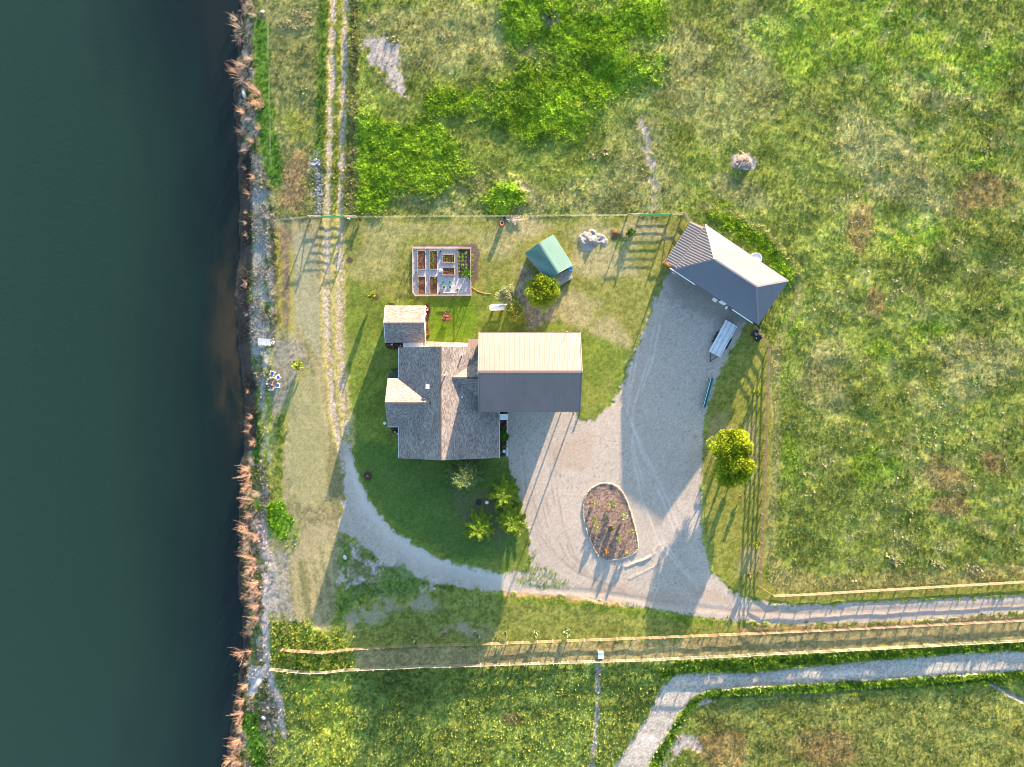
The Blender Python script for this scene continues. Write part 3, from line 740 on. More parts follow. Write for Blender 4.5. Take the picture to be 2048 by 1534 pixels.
M_BLACK = mat('black_plastic', (.015, .016, .018), rough=.45, var=.2)
M_RUBBER = mat('rubber', (.02, .02, .021), rough=.8, var=.2)
M_STEEL = mat('galvanised_steel', (.54, .56, .58), rough=.45, metal=.3, var=.12, vscale=1.5)
M_TEAL = mat('teal_paint', (.06, .20, .19), rough=.5, var=.15)
M_POT = mat('turquoise_pot', (.16, .42, .48), rough=.4, var=.1)
M_BLUE = mat('blue_cushion', (.05, .13, .5), rough=.7, var=.1)
M_GATE = mat('green_gate_paint', (.06, .22, .10), rough=.5, var=.1)
M_ORANGE = mat('rusty_orange', (.55, .20, .05), rough=.7, var=.25)
M_DKW = mat('dark_stained_wood', (.10, .07, .05), rough=.8, var=.2)
M_BARK = mat('bark', (.16, .12, .09), rough=.95, var=.3)
M_RED = mat('red_stone', (.34, .12, .08), rough=.9, var=.35, vscale=6)
M_WIRE = mat('fence_wire', (.42, .42, .40), rough=.5, metal=.4)

def plane_frame(pts):
    a, b = Vector(pts[0]), Vector(pts[1])
    u = (b - a).normalized()
    n = None
    for i in range(2, len(pts)):
        n = (b - a).cross(Vector(pts[i]) - a)
        if n.length > 1e-4: break
    n.normalize()
    if n.z < 0: n = -n
    v = n.cross(u); 
    if v.z < 0: v = -v
    return a, u, v, n
def slope(parent, pts, material, name='roof_slope', th=.10, rib=None, rib_mat=None, rib_w=.06, rib_h=.035, label=None):
    """sloping roof plane; pts[0]-pts[1] run along the eave"""
    a, u, v, n = plane_frame(pts)
    o0 = org_of(parent)
    ori = 0
    P = [Vector(p) for p in pts]
    for i in range(len(P)): ori += P[i].x * P[(i + 1) % len(P)].y - P[(i + 1) % len(P)].x * P[i].y
    if ori < 0: P = P[::-1]
    o = MB().slab(P, th).build(name, material, parent, label, uvf=lambda q: ((Vector(q) - a).dot(u), (Vector(q) - a).dot(v)))
    if rib:
        us = [(p - a).dot(u) for p in P]; vv_ = [(p - a).dot(v) for p in P]
        rb = MB(); x = min(us) + rib * .5
        while x < max(us):
            hit = []
            for i in range(len(P)):
                j = (i + 1) % len(P)
                if (us[i] - x) * (us[j] - x) < 0:
                    t = (x - us[i]) / (us[j] - us[i]); hit.append(vv_[i] + t * (vv_[j] - vv_[i]))
            if len(hit) >= 2 and max(hit) - min(hit) > .1:
                p0 = a + u * x + v * (min(hit) + .01) + n * (rib_h * .4); p1 = a + u * x + v * (max(hit) - .03) + n * (rib_h * .4)
                w_ = u * rib_w / 2; w2 = u * rib_w / 4; hh = n * rib_h
                rb.add([p0 - w_ - n * rib_h * .5, p0 + w_ - n * rib_h * .5, p0 + w2 + hh * .6, p0 - w2 + hh * .6, p1 - w_ - n * rib_h * .5, p1 + w_ - n * rib_h * .5, p1 + w2 + hh * .6, p1 - w2 + hh * .6],
                       [(0, 1, 2, 3), (7, 6, 5, 4), (1, 5, 6, 2), (0, 3, 7, 4), (3, 2, 6, 7)])
            x += rib
        rb.build('roof_rib', rib_mat or material, o, kind='stuff')
    return o
def cap(parent, a, b, material, w=.30, h=.06, name='ridge_cap'):
    return MB().beam(Vector(a) + Vector((0, 0, .03)), Vector(b) + Vector((0, 0, .03)), w, h).build(name, material, parent)
def block(parent, pts, z0, z1, material, name='wall'):
    P = [Vector((p.x, p.y, z1)) for p in pts]
    s = sum(P[i].x * P[(i + 1) % len(P)].y - P[(i + 1) % len(P)].x * P[i].y for i in range(len(P)))
    if s < 0: P = P[::-1]
    return MB().slab(P, z1 - z0).build(name, material, parent)
def attic(parent, g0, g1, apex0, apex1, material, name='gable'):
    """triangular prism under a gable roof: g0/g1 = (left, right) eave points of each end"""
    return MB().add([g0[0], g0[1], apex0, g1[0], g1[1], apex1], [(0, 2, 1), (3, 4, 5), (0, 3, 5, 2), (1, 2, 5, 4), (0, 1, 4, 3)]).build(name, material, parent)
def window(parent, c, w, h, face, material=None):
    """face: angle of outward normal"""
    d = Vector((math.cos(face), math.sin(face), 0))
    f = MB().box(Vector(c) + d * .02, (.10, w + .16, h + .16), rz=face).build('window', M_WHITE, parent)
    MB().box(Vector(c) + d * .075, (.02, w, h), rz=face).build('pane', M_GLASS, f)
def door(parent, c, w, h, face, material=M_WHITE, name='door'):
    d = Vector((math.cos(face), math.sin(face), 0))
    o = MB().box(Vector(c) + d * .03, (.10, w, h), rz=face).build(name, material, parent)
    MB().box(Vector(c) + d * .10, (.05, .10, .10), rz=face).build('handle', M_BLACK, o)
    return o
PI = math.pi
# ------------------------------------------------------------ big garage with an open east bay
g = empty('garage', W(1040, 745), 'large tan metal garage beside the house, with an open bay under its east roof end', 'garage')
x0, x1, y0, y1, ym = 961, 1154.5, 669.5, 820.5, 745
block(g, [W(963.5, 673), W(1113.5, 673), W(1113.5, 817), W(963.5, 817)], -.1, 4.93, M_WALL)
MB().box(W(1133, 745, 4.90), ((1153 - 1114) * PX, 144 * PX, .12)).build('bay_ceiling', M_WHITE, g)
attic(g, (W(963.5, 673, 4.93), W(963.5, 817, 4.93)), (W(1152, 673, 4.93), W(1152, 817, 4.93)), W(963.5, 745, 7.8), W(1152, 745, 7.8), M_WALL)
for py in (675, 745, 815): MB().box(W(1151, py, 2.4), (.16, .16, 4.9)).build('post', M_WHITE, g)
slope(g, [W(x0, y0, 5), W(x1, y0, 5), W(x1, ym, 8), W(x0, ym, 8)], M_GMETAL, rib=.376, th=.08, label='sunlit north slope of tan ribbed metal')
slope(g, [W(x0, y1, 5), W(x1, y1, 5), W(x1, ym, 8), W(x0, ym, 8)], M_GMETAL, rib=.376, th=.08, label='shaded south slope of tan ribbed metal')
cap(g, W(x0, ym, 8), W(x1, ym, 8), M_TRIM, .36, .07)
for px in (x0, x1):
    for ya in (y0, y1): MB().beam(W(px, ya, 5.02), W(px, ym, 8.02), .12, .16).build('rake_trim', M_TRIM, g)
for py in (y0, y1): MB().beam(W(x0, py, 4.96), W(x1, py, 4.96), .12, .14).build('gutter', M_TRIM, g)
for px in (1040, 1085): door(g, W(px, 817, 2.1), 3.4, 4.0, -PI / 2, M_WHITE, 'overhead_door')
for px in (990, 1040, 1090): window(g, W(px, 673, 2.4), 1.2, .9, PI / 2)
MB().tube([W(1128, 671, 4.6), W(1128, 668.5, 5.2), W(1128, 668.5, 5.9)], .03).tube([W(1126, 668.5, 5.8), W(1131, 668.5, 5.8)], .02).build('antenna', M_STEEL, g)
MB().box(W(961.5, 747.5, 7.1), (.5, .45, .35), rz=.6).build('vent_hood', M_WHITE, g)

# ------------------------------------------------------------ house
hs = empty('house', W(890, 800), 'shingled one storey house with crossing gable roofs, west of the tan garage', 'house')
zr, zw, ze = 6.0, 2.9, 2.6
def zE(x): return zr - (x - 888.6) * (zr - ze) / (999.6 - 888.6)
N_, S_ = 696.8, 912.5
block(hs, [W(807, 701), W(959, 701), W(959, 822), W(994, 822), W(994, 908), W(807, 908)], -.1, 2.6, M_WALL)
block(hs, [W(786, 762), W(806, 762), W(806, 847), W(786, 847)], -.1, 2.82, M_WALL)
for yy_ in (701.5, 907.5):
    e_ = 958.5 if yy_ < 800 else 994
    MB().add([W(807, yy_, 2.6), W(e_, yy_, 2.6), W(e_, yy_, zE(e_) - .14), W(888.6, yy_, zr - .14), W(807, yy_, 2.9)], [(0, 1, 2, 3, 4)]).build('gable', M_WALL, hs)
slope(hs, [W(802.8, N_, zw), W(802.8, S_, zw), W(888.6, S_, zr), W(888.6, N_, zr)], M_SHINGLE, label='shaded western shingle slope')
slope(hs, [W(999.6, S_, ze), W(999.6, 822, ze), W(960.6, 822, zE(960.6)), W(960.6, N_, zE(960.6)), W(888.6, N_, zr), W(888.6, S_, zr)], M_SHINGLE, label='eastern shingle slope crossed by the shadow of the garage')
cap(hs, W(888.6, N_, zr), W(888.6, S_, zr), M_SHINGLE, .3, .05)
# west cross gable
cw, ce, yn, ys, yc, zc = 781.5, 869.2, 757.3, 851.3, 804.3, 5.3
slope(hs, [W(cw, yn, 2.9), W(802.8, yn, 2.9), W(ce, yc, zc), W(cw, yc, zc)], M_SHINGLE, label='sunlit slope of the west wing')
slope(hs, [W(cw, ys, 2.9), W(802.8, ys, 2.9), W(ce, yc, zc), W(cw, yc, zc)], M_SHINGLE, label='shaded slope of the west wing')
cap(hs, W(cw, yc, zc), W(ce, yc, zc), M_SHINGLE, .28, .05)
MB().add([W(786, 762, 2.8), W(786, 847, 2.8), W(786, yc, zc - .25)], [(0, 1, 2)]).build('gable', M_WALL, hs)
# east cross gable against the garage
A_, B_ = W(909.8, 756.5, 5.35), W(960.8, 756.5, 5.35)
slope(hs, [B_, A_, W(960.8, 718.4, 3.79)], M_SHINGLE, label='sunlit valley slope next to the garage')
slope(hs, [A_, B_, W(960.8, 794.6, 3.79)], M_SHINGLE, label='shaded valley slope next to the garage')
cap(hs, A_, B_, M_SHINGLE, .26, .05)
for a_, b_ in (((802.8, N_, zw), (802.8, yn, zw)), ((802.8, ys, zw), (802.8, S_, zw)), ((cw, yn, 2.9), (802, yn, 2.9)), ((cw, ys, 2.9), (802, ys, 2.9)), ((999.6, 822, ze), (999.6, S_, ze))):
    MB().beam(W(*a_) - Vector((0, 0, .06)), W(*b_) - Vector((0, 0, .06)), .12, .12).build('gutter', M_WHITE, hs)
def stack(px, py, z, hh, r=.09, material=M_WHITE):
    p = G(px, py, z + hh * .5)
    MB().tube([(p.x, p.y, z - .3), (p.x, p.y, z + hh)], r, 10).build('vent_pipe', material, hs)
stack(924, 710, 4.85, .5); stack(890, 750, 5.95, .5); stack(924, 794, 4.85, .25, .12)
p = G(856, 773, 5.0); MB().box(p + Vector((0, 0, .1)), (.52, .55, .4)).box(p + Vector((0, 0, .33)), (.62, .65, .05)).build('roof_fan', M_WHITE, hs)
p = G(848, 797, 5.6); MB().tube([(p.x, p.y, 4.9), (p.x, p.y, 5.7)], .07, 8).build('vent_pipe', M_DTRIM, hs)
p = G(769, 846.5, 2.6); MB().lathe(p, [(.02, -.02), (.12, .02), (.21, .08), (.22, .10)], 14).tube([p, p + Vector((.4, 0, -.1))], .03).build('satellite_dish', M_WHITE, hs)
for (px, py, fa) in ((807, 725, PI), (807, 880, PI), (850, 908, -PI / 2), (930, 908, -PI / 2), (786, 790, PI), (786, 820, PI), (850, 701, PI / 2), (920, 701, PI / 2), (994, 880, 0)):
    window(hs, W(px, py, 1.5), 1.4, 1.1, fa)
door(hs, W(994, 834, 1.05), .95, 2.1, 0); door(hs, W(826, 701, 1.05), .9, 2.1, PI / 2)

# canopies
cn = empty('entrance_canopy', W(1007, 834), 'small white square canopy over the door between garage and house', 'canopy')
a0 = G(1000.3, 828.3, 2.7); a1 = G(1016, 840, 2.7)
MB().slab([(a0.x, a1.y, 2.7), (a1.x, a1.y, 2.6), (a1.x, a0.y, 2.6), (a0.x, a0.y, 2.7)], .1).build('roof', M_STEEL, cn)
for yy_ in (a0.y - .1, a1.y + .1): MB().box((a1.x - .1, yy_, 1.27), (.1, .1, 2.56)).build('post', M_WHITE, cn)
cn = empty('porch_awning', W(826, 692), 'pale metal awning bridging the small garage and the house', 'awning')
a0 = G(806, 684.8, 2.5); a1 = G(846.5, 695.3, 2.5)
slope(cn, [(a0.x, a0.y, 2.5), (a1.x, a0.y, 2.5), (a1.x, a1.y, 2.42), (a0.x, a1.y, 2.42)], M_STEEL, rib=.4, th=.05, name='roof')
for xx_ in (a0.x + .2, a1.x - .2): MB().box((xx_, (a0.y + a1.y) / 2, 1.2), (.1, .1, 2.38)).build('post', M_WHITE, cn)
cn = empty('breezeway_roof', W(948, 688), 'small tan metal roof joined to the north-west corner of the garage', 'porch roof')
a0 = G(936, 678, 2.9); a1 = G(960.5, 696.5, 2.9)
slope(cn, [(a0.x, a0.y, 2.9), (a1.x, a0.y, 2.9), (a1.x, a1.y, 3.2), (a0.x, a1.y, 3.2)], M_GMETAL, rib=.376, th=.06, name='roof')
for yy_ in (a0.y - .2, a1.y + .3): MB().box((a0.x + .15, yy_, 1.42), (.12, .12, 2.85)).build('post', M_WHITE, cn)

# ------------------------------------------------------------ small shingled garage
sg = empty('shingled_outbuilding', W(816, 651), 'small gabled outbuilding with shingle roof north-west of the house', 'outbuilding')
block(sg, [W(779, 619), W(852, 619), W(852, 683), W(779, 683)], -.1, 2.68, M_WALL)
attic(sg, (W(779, 619, 2.68), W(779, 683, 2.68)), (W(852, 619, 2.68), W(852, 683, 2.68)), W(779, 651, 3.85), W(852, 651, 3.85), M_WALL)
slope(sg, [W(776.8, 614.8, 2.8), W(855, 614.8, 2.8), W(855, 651, 4.1), W(776.8, 651, 4.1)], M_SHINGLE, label='sunlit shingle slope')
slope(sg, [W(776.8, 687.2, 2.8), W(855, 687.2, 2.8), W(855, 651, 4.1), W(776.8, 651, 4.1)], M_SHINGLE, label='shaded shingle slope')
cap(sg, W(776.8, 651, 4.1), W(855, 651, 4.1), M_SHINGLE, .26, .05)
for px in (776.8, 855):
    for ya in (614.8, 687.2): MB().beam(W(px, ya, 2.76), W(px, 651, 4.06), .07, .14).build('rake_trim', M_WHITE, sg)
door(sg, W(779, 651, 1.15), 2.6, 2.2, PI, M_WHITE, 'overhead_door'); window(sg, W(852, 640, 1.5), 1.0, .9, 0)

# ------------------------------------------------------------ green roofed shed
ts_ = empty('green_roof_shed', G(1098, 516), 'garden shed with pale green ribbed metal roof, turned at an angle', 'shed')
c = [G(1049, 506.5, 2.4), G(1107, 469, 2.4), G(1146, 530.5, 2.4), G(1095.6, 561.5, 2.4)]
r0, r1 = G(1078, 485.5, 3.7), G(1117.3, 547, 3.7)
cen = (c[0] + c[1] + c[2] + c[3]) / 4
ins = [cen + (q - cen) * .90 for q in c]
block(ts_, ins, -.1, 2.3, M_GREYW)
MB().add([Vector((q.x, q.y, 2.3)) for q in (ins[0], ins[1])] + [Vector((*((ins[0] + ins[1]) / 2).xy, 3.5))] + [Vector((q.x, q.y, 2.3)) for q in (ins[3], ins[2])] + [Vector((*((ins[3] + ins[2]) / 2).xy, 3.5))], [(0, 1, 2), (4, 3, 5)]).build('gable', M_GREYW, ts_)
slope(ts_, [c[0], c[3], r1, r0], M_TMETAL, rib=.23, rib_h=.05, th=.05, label='shaded teal side of the roof')
slope(ts_, [c[1], c[2], r1, r0], M_TMETAL, rib=.23, rib_h=.05, th=.05, label='sunlit side of the roof')
cap(ts_, r0, r1, M_TMETAL, .28, .05)
mid = (ins[3] + ins[2]) / 2; fa = math.atan2((ins[3] - ins[0]).y, (ins[3] - ins[0]).x)
door(ts_, Vector((mid.x, mid.y, 1.0)), 1.0, 2.0, fa, M_DKW)
wm = (ins[0] + ins[3]) / 2; window(ts_, Vector((wm.x, wm.y, 1.4)), .9, .7, math.atan2((ins[0] - ins[1]).y, (ins[0] - ins[1]).x))
dk = empty('shed_deck', G(1121, 557), 'weathered grey plank deck leading up to the green roofed shed', 'deck')
q = [G(1095.6, 561, .4), G(1138.5, 537, .4), G(1146.5, 555, .4), G(1112, 577, .4)]
nb = 14
for i in range(nb):
    t0, t1 = i / nb + .004, (i + 1) / nb - .004
    P = [q[0].lerp(q[3], t0), q[1].lerp(q[2], t0), q[1].lerp(q[2], t1), q[0].lerp(q[3], t1)]
    dz = R.uniform(-.008, .008)
    MB().slab([(v.x, v.y, .4 + dz) for v in P], .05).build('plank', M_GREYW, dk)
MB().slab([(v.x, v.y, .34) for v in (q[0].lerp(q[2], .04), q[1].lerp(q[3], .04), q[2].lerp(q[0], .04), q[3].lerp(q[1], .04))], .32).build('frame', M_DKW, dk)

# ------------------------------------------------------------ hip roofed barn
bn = empty('hip_roof_barn', G(1458, 546), 'long slate metal barn with hip roof and lean-to at the head of the gravel drive', 'barn')
N, E_, S, Wc = G(1411, 449, 3.2), G(1577, 561, 3.2), G(1517, 648.6, 3.2), G(1350.6, 538, 3.2)
ra, rb_ = G(1428.8, 518.5, 5.4), G(1513, 573, 5.4)
cen = (N + E_ + S + Wc) / 4
ins = [cen + (v - cen) * f_ for v, f_ in ((N, .92), (E_, .92), (S, .92), (Wc, .92))]
block(bn, ins, -.1, 3.1, mat('slate_siding', (.10, .11, .13), rough=.7, var=.1))
slope(bn, [N, E_, rb_, ra], M_BMETAL, rib=.30, th=.08, label='sunlit north-east slope')
slope(bn, [S, Wc, ra, rb_], M_BMETAL, rib=.30, th=.08, label='deep blue shaded south-west slope')
slope(bn, [E_, S, rb_], M_BMETAL, rib=.30, rib_w=.09, rib_h=.06, th=.08, label='south-east hip end')
slope(bn, [Wc, N, ra], M_CORR_LIT, rib=.42, rib_w=.20, rib_h=.11, th=.08, label='strongly corrugated north-west hip end')
dwn = ((Wc + N) / 2 - ra); dwn.z = 0; dwn.normalize()
L0 = G(1330.7, 521, 2.5); L1 = G(1381.8, 442.8, 2.5)
sh = Vector((0, 0, .05))
n0 = Wc.lerp(N, .0); n1 = Wc.lerp(N, .90)
slope(bn, [L0, L1, N.lerp(Wc, .05) - sh, Wc.lerp(N, .02) - sh], M_CORR_LIT, rib=.42, rib_w=.20, rib_h=.11, th=.06, name='lean_to_roof')
for a_, b_ in ((ra, rb_), (ra, N), (ra, Wc), (rb_, E_), (rb_, S)): cap(bn, a_, b_, M_DTRIM, .26, .07)
for a_, b_ in ((N, E_), (E_, S), (S, Wc)): MB().beam(a_ - Vector((0, 0, .08)), b_ - Vector((0, 0, .08)), .10, .14).build('gutter', M_DTRIM, bn)
for t in (.05, .5, .95):
    p = L0.lerp(L1, t) + (cen - L0.lerp(L1, t)).normalized() * .2; MB().box((p.x, p.y, 1.2), (.14, .14, 2.36)).build('post', M_DKW, bn)
sw = (Wc - S).normalized(); fa = math.atan2((Wc - N).y, (Wc - N).x)
out = Vector((math.cos(fa), math.sin(fa), 0))
def at_front(pxa, pya): p = G(pxa, pya, 2.9); t = (p - ins[2]).dot(sw); return Vector((*(ins[2] + sw * t).xy, 0))
for (pa, pb) in (((1342, 534), (1391, 568)), ((1465, 618), (1506, 645))):
    a_, b_ = at_front(*pa), at_front(*pb); m_ = (a_ + b_) / 2
    o = MB().box(Vector((m_.x, m_.y, 1.45)) + out * .10, (.12, (a_ - b_).length, 2.9), rz=fa).build('sliding_door', MATS['slate_siding'], bn)
    MB().beam(a_ + out * .62 + Vector((0, 0, 3.0)), b_ + out * .62 + Vector((0, 0, 3.0)), .16, .10).build('door_track', M_WHITE, o)
for (pa, ww) in (((1433, 596), .7), ((1457, 611), .3)):
    a_ = at_front(*pa); MB().box(Vector((a_.x, a_.y, 2.5)) + out * .75, (.45, ww, .35), rz=fa).build('wall_unit', M_WHITE, bn)
p = at_front(1450, 607); door(bn, Vector((p.x, p.y, 1.05)), 1.0, 2.1, fa)

# ------------------------------------------------------------ fences
def poly_posts(pts, gap):
    """posts at even spacing on every straight run"""
    out_ = []
    for i in range(len(pts) - 1):
        a, b = pts[i], pts[i + 1]; n = max(1, round((b - a).length / gap))
        for k in range(n): out_.append(a.lerp(b, k / n))
    out_.append(pts[-1]); return out_
def rail_fence(px_pts, label, heights, material, group, post_h=1.4, gap=2.44, pm=None, zpx=.7, rail_off=.07):
    pts = []
    for a, b in px_pts:
        q = G(a, b, zpx); pts.append(Vector((q.x, q.y, 0)))
    ps = poly_posts(pts, gap)
    f = empty('rail_fence', (ps[0].x, ps[0].y, 0), label, 'fence', group)
    post = None; rail = {}
    for i, p in enumerate(ps):
        z = hz(p.x, p.y)
        j = min(i, len(ps) - 2); ang = math.atan2((ps[j + 1] - ps[j]).y, (ps[j + 1] - ps[j]).x)
        loc = (p.x - ps[0].x, p.y - ps[0].y, z)
        if post is None:
            me = MB(); me.box((0, 0, post_h / 2 - .1), (.13, .13, post_h + .2)); me.box((0, 0, post_h + .01), (.10, .10, .02))
            post = me.build('post', pm or material); post.parent = f; post.location = loc; post.rotation_euler = (0, 0, ang)
        else: share(post, f, loc, ang + R.uniform(-.03, .03), (1, 1, R.uniform(.96, 1.04)))
    rp = None
    for i in range(len(ps) - 1):
        a, b = ps[i], ps[i + 1]; d = b - a; L = d.length; ang = math.atan2(d.y, d.x)
        za, zb = hz(a.x, a.y), hz(b.x, b.y)
        nrm = Vector((-d.y, d.x, 0)).normalized() * rail_off
        for k, hh in enumerate(heights):
            loc = Vector((a.x, a.y, za + hh + R.uniform(-.015, .015))) + nrm - Vector((ps[0].x, ps[0].y, 0))
            if rp is None:
                rp = MB().box((.5, 0, 0), (1, .04, .12)).build('rail', material); rp.parent = f; o = rp
            else:
                o = rp.copy(); C.objects.link(o); o.parent = f
            o.location = loc; o.scale = (L * .998, 1, 1)
            o.rotation_euler = (0, -math.atan2(zb - za + R.uniform(-.02, .02), L), ang)
    return f
FG = 'wooden rail fences round the property'
rail_fence([(1509.5, 653), (1538.5, 694), (1535.6, 722), (1532, 850), (1526.8, 1000), (1519, 1173), (1547, 1192.5), (1609, 1190), (1830, 1177), (2048, 1164.5), (2290, 1150)],
           'four rail wooden fence running south from the barn and then east above the driveway', (.32, .64, .96, 1.28), M_WOOD, FG)
rail_fence([(562.8, 1301), (646.8, 1305), (706, 1299), (767.5, 1294.7), (840, 1291.6), (984, 1288), (1136, 1282), (1300, 1276), (1470, 1269), (1640, 1261.6), (2048, 1241), (2290, 1229)],
           'orange-brown wooden rail fence just south of the driveway, ending near the river', (.38, .80, 1.22), M_WOOD, FG)
rail_fence([(539, 1341), (622, 1345.5), (653, 1345), (686, 1341), (840, 1334), (961, 1331), (1136, 1325), (1300, 1320), (1470, 1312), (1640, 1303.5), (2048, 1281.6), (2290, 1270)],
           'pale wooden rail fence along the dirt road, the southernmost of the fences', (.38, .80, 1.22), M_WOODP, FG)
rail_fence([(1367.5, 428.5), (1381, 445)], 'short wooden rail fence joining the north gate to the barn lean-to', (.32, .64, .96, 1.28), M_WOODP, FG)
def wire_fence(a, b, label, gap=3.2, h_=1.25, wires=4, post_m=M_STEEL, wr=.004):
    A0 = G(*a, h_ / 2); B0 = G(*b, h_ / 2); A0.z = B0.z = 0
    f = empty('wire_fence', A0, label, 'fence'); ps = poly_posts([A0, B0], gap)
    for p in ps:
        z = hz(p.x, p.y); MB().tube([(p.x, p.y, z - .2), (p.x, p.y, z + h_ + .05)], .035, 6).build('post', post_m, f)
    for k in range(wires):
        MB().tube([(p.x, p.y, hz(p.x, p.y) + h_ * (k + 1) / wires) for p in ps], wr, 4, False).build('wire', M_WIRE, f)
wire_fence((713, 434), (1256, 430.5), 'long wire fence between the two green gates along the north of the yard')
wire_fence((548, 440), (619, 434), 'short wire fence running from the west gate brace to the river bank')
wire_fence((533, -30), (541, 335), 'thin wire fence on posts along the top of the river bank', 6.0, 1.0, 2, M_DKW, .005)
def brace(a, b, label):
    A0, B0 = G(*a, .7), G(*b, .7); A0.z = B0.z = 0
    f = empty('gate_brace', A0, label, 'fence brace', 'H braces beside the green gates')
    for p in (A0, B0): MB().tube([(p.x, p.y, -.2), (p.x, p.y, 1.75)], [.11, .09], 10).build('post', M_WOODP, f)
    for z in (1.5, .55): MB().tube([(A0.x, A0.y, z), (B0.x, B0.y, z)], .06, 8).build('crossbar', M_WOODP, f)
    MB().tube([(A0.x, A0.y, .3), (B0.x, B0.y, 1.5)], .05, 8).build('diagonal', M_WOODP, f)
brace((619, 434), (642, 433.5), 'wooden H brace at the river end of the west green gate')
brace((690, 433.5), (713, 434.5), 'wooden H brace between the west green gate and the long wire fence')
brace((1256, 430.5), (1281, 430), 'wooden H brace at the yard end of the east green gate')
brace((1343, 429.5), (1367, 428.5), 'wooden H brace between the east green gate and the barn')
def tube_gate(a, b, label, leaves=1):
    A0, B0 = G(*a, .7), G(*b, .7); A0.z = B0.z = 0
    f = empty('tube_gate', A0, label, 'gate', 'green metal tube gates')
    d = (B0 - A0)
    for k in range(6):
        z = .25 + k * .2; MB().tube([A0 + Vector((0, 0, z)) + d * .02, B0 + Vector((0, 0, z)) - d * .02], .04, 6).build('tube', M_GATE, f)
    for t in (.02, .33, .5, .67, .98): MB().tube([A0 + d * t + Vector((0, 0, .2)), A0 + d * t + Vector((0, 0, 1.3))], .035, 6).build('upright', M_GATE, f)
tube_gate((643, 434), (689, 433.5), 'green metal tube gate across the two wheel tracks')
tube_gate((1282, 430), (1342, 429.5), 'longer green metal tube gate in the north fence near the barn')
p = G(697, 436.5, .9); o = MB().box(p, (.45, .12, .3)).box(p - Vector((0, 0, .5)), (.06, .06, .9)).build('notice_sign', M_WHITE); tag(o, 'small white sign fixed beside the west green gate', 'sign')

# ------------------------------------------------------------ garden
gd = empty('garden_fence', G(884, 542), 'low pale wooden fence round the square vegetable garden', 'fence')
gc = [G(825.5, 495.5, .6), G(941.5, 496, .6), G(941.8, 590.5, .6), (G(830.5, 591, .6)), G(826, 584, .6)]
gc = [Vector((v.x, v.y, 0)) for v in gc]
for i in range(5):
    a, b = gc[i], gc[(i + 1) % 5]; L = (b - a).length
    n = max(1, round(L / 2.6))
    for k in range(n): q_ = a.lerp(b, k / n); MB().box((q_.x, q_.y, .62), (.10, .10, 1.3)).build('post', M_BEDW, gd)
    for z, hh in ((1.15, .09), (.14, .24)): MB().beam(a + Vector((0, 0, z)), b + Vector((0, 0, z)), .05, hh).build('rail', M_BEDW, gd)
    for z in (.4, .58, .76, .94): MB().beam(a + Vector((0, 0, z)), b + Vector((0, 0, z)), .012, .012).build('wire', M_WIRE, gd)
for a_, b_ in (((823, 493), (944, 493)), ((823, 493), (823, 586))):
    pass
def np_tufts(P, hgt, rad, tint, nleaf=4, spread=1.0, lean=None):
    """P (n,3); small leaning leaf blades, triangles"""
    n = len(P)
    base = np.repeat(P, nleaf, 0); hh = np.repeat(hgt, nleaf) * RNG.uniform(.6, 1.15, n * nleaf); rr = np.repeat(rad, nleaf) * RNG.uniform(.6, 1.2, n * nleaf)
    t = RNG.uniform(0, 2 * np.pi, n * nleaf); w_ = rr * .42
    dx, dy = np.cos(t), np.sin(t)
    tip = base + np.stack([dx * rr * spread, dy * rr * spread, hh], 1)
    b0 = base + np.stack([-dy * w_, dx * w_, hh * .12], 1); b1 = base + np.stack([dy * w_, -dx * w_, hh * .12], 1)
    V = np.stack([b0, b1, tip], 1).reshape(-1, 3)
    F = np.arange(len(V)).reshape(-1, 3)
    c = np.repeat(tint, nleaf, 0) * RNG.uniform(.75, 1.25, (n * nleaf, 1))
    return V, F, np.repeat(c, 3, 0)
def raised_bed(x0_, y0_, x1_, y1_, label, plants=None):
    z = .28; a = G(x0_, y0_, z); b_ = G(x1_, y1_, z); cx, cy = (a.x + b_.x) / 2, (a.y + b_.y) / 2; w_, d_ = b_.x - a.x, a.y - b_.y
    f = empty('raised_bed', (cx, cy, 0), label, 'planter', 'raised beds in the vegetable garden')
    for sx in (-1, 1): MB().box((cx + sx * w_ / 2, cy, z / 2), (.07, d_ + .07, z)).build('side_board', M_BEDW, f)
    for sy in (-1, 1): MB().box((cx, cy + sy * d_ / 2, z / 2), (w_ - .07, .07, z)).build('end_board', M_BEDW, f)
    s = MB(); nx, ny = 6, 12
    for j in range(ny + 1):
        for i in range(nx + 1): s.v.append((cx - w_ / 2 + .03 + (w_ - .06) * i / nx, cy - d_ / 2 + .03 + (d_ - .06) * j / ny, z - .08 + R.uniform(-.02, .03)))
    s.f = [(j * (nx + 1) + i, j * (nx + 1) + i + 1, (j + 1) * (nx + 1) + i + 1, (j + 1) * (nx + 1) + i) for j in range(ny) for i in range(nx)]
    s.build('soil', M_SOIL, f)
    if plants:
        P = np.array([(cx + u * w_ / 2, cy + v * d_ / 2, z - .05) for u, v, s_ in plants]); s_ = np.array([p[2] for p in plants])
        V, F, c_ = np_tufts(P, s_ * .9, s_, np.tile(V3(.14, .20, .03), (len(P), 1)), 8)
        o = np_mesh('seedlings', V, F, c_, None, M_LEAF, f); o['kind'] = 'stuff'
raised_bed(835.5, 501.5, 850.5, 538.5, 'raised bed of bare dark soil in the north-west corner of the garden')
raised_bed(859.7, 501.5, 874.3, 538.5, 'raised bed with a strip of pale green sprouts down its left half', [(R.uniform(-.8, 0), v, .12) for v in np.linspace(-.95, .95, 60)])
raised_bed(885.6, 509, 909, 525, 'small wide raised bed dotted with rows of seedlings', [(u, v, .14) for u in (-.75, -.3, .2, .65) for v in (-.7, 0, .6)])
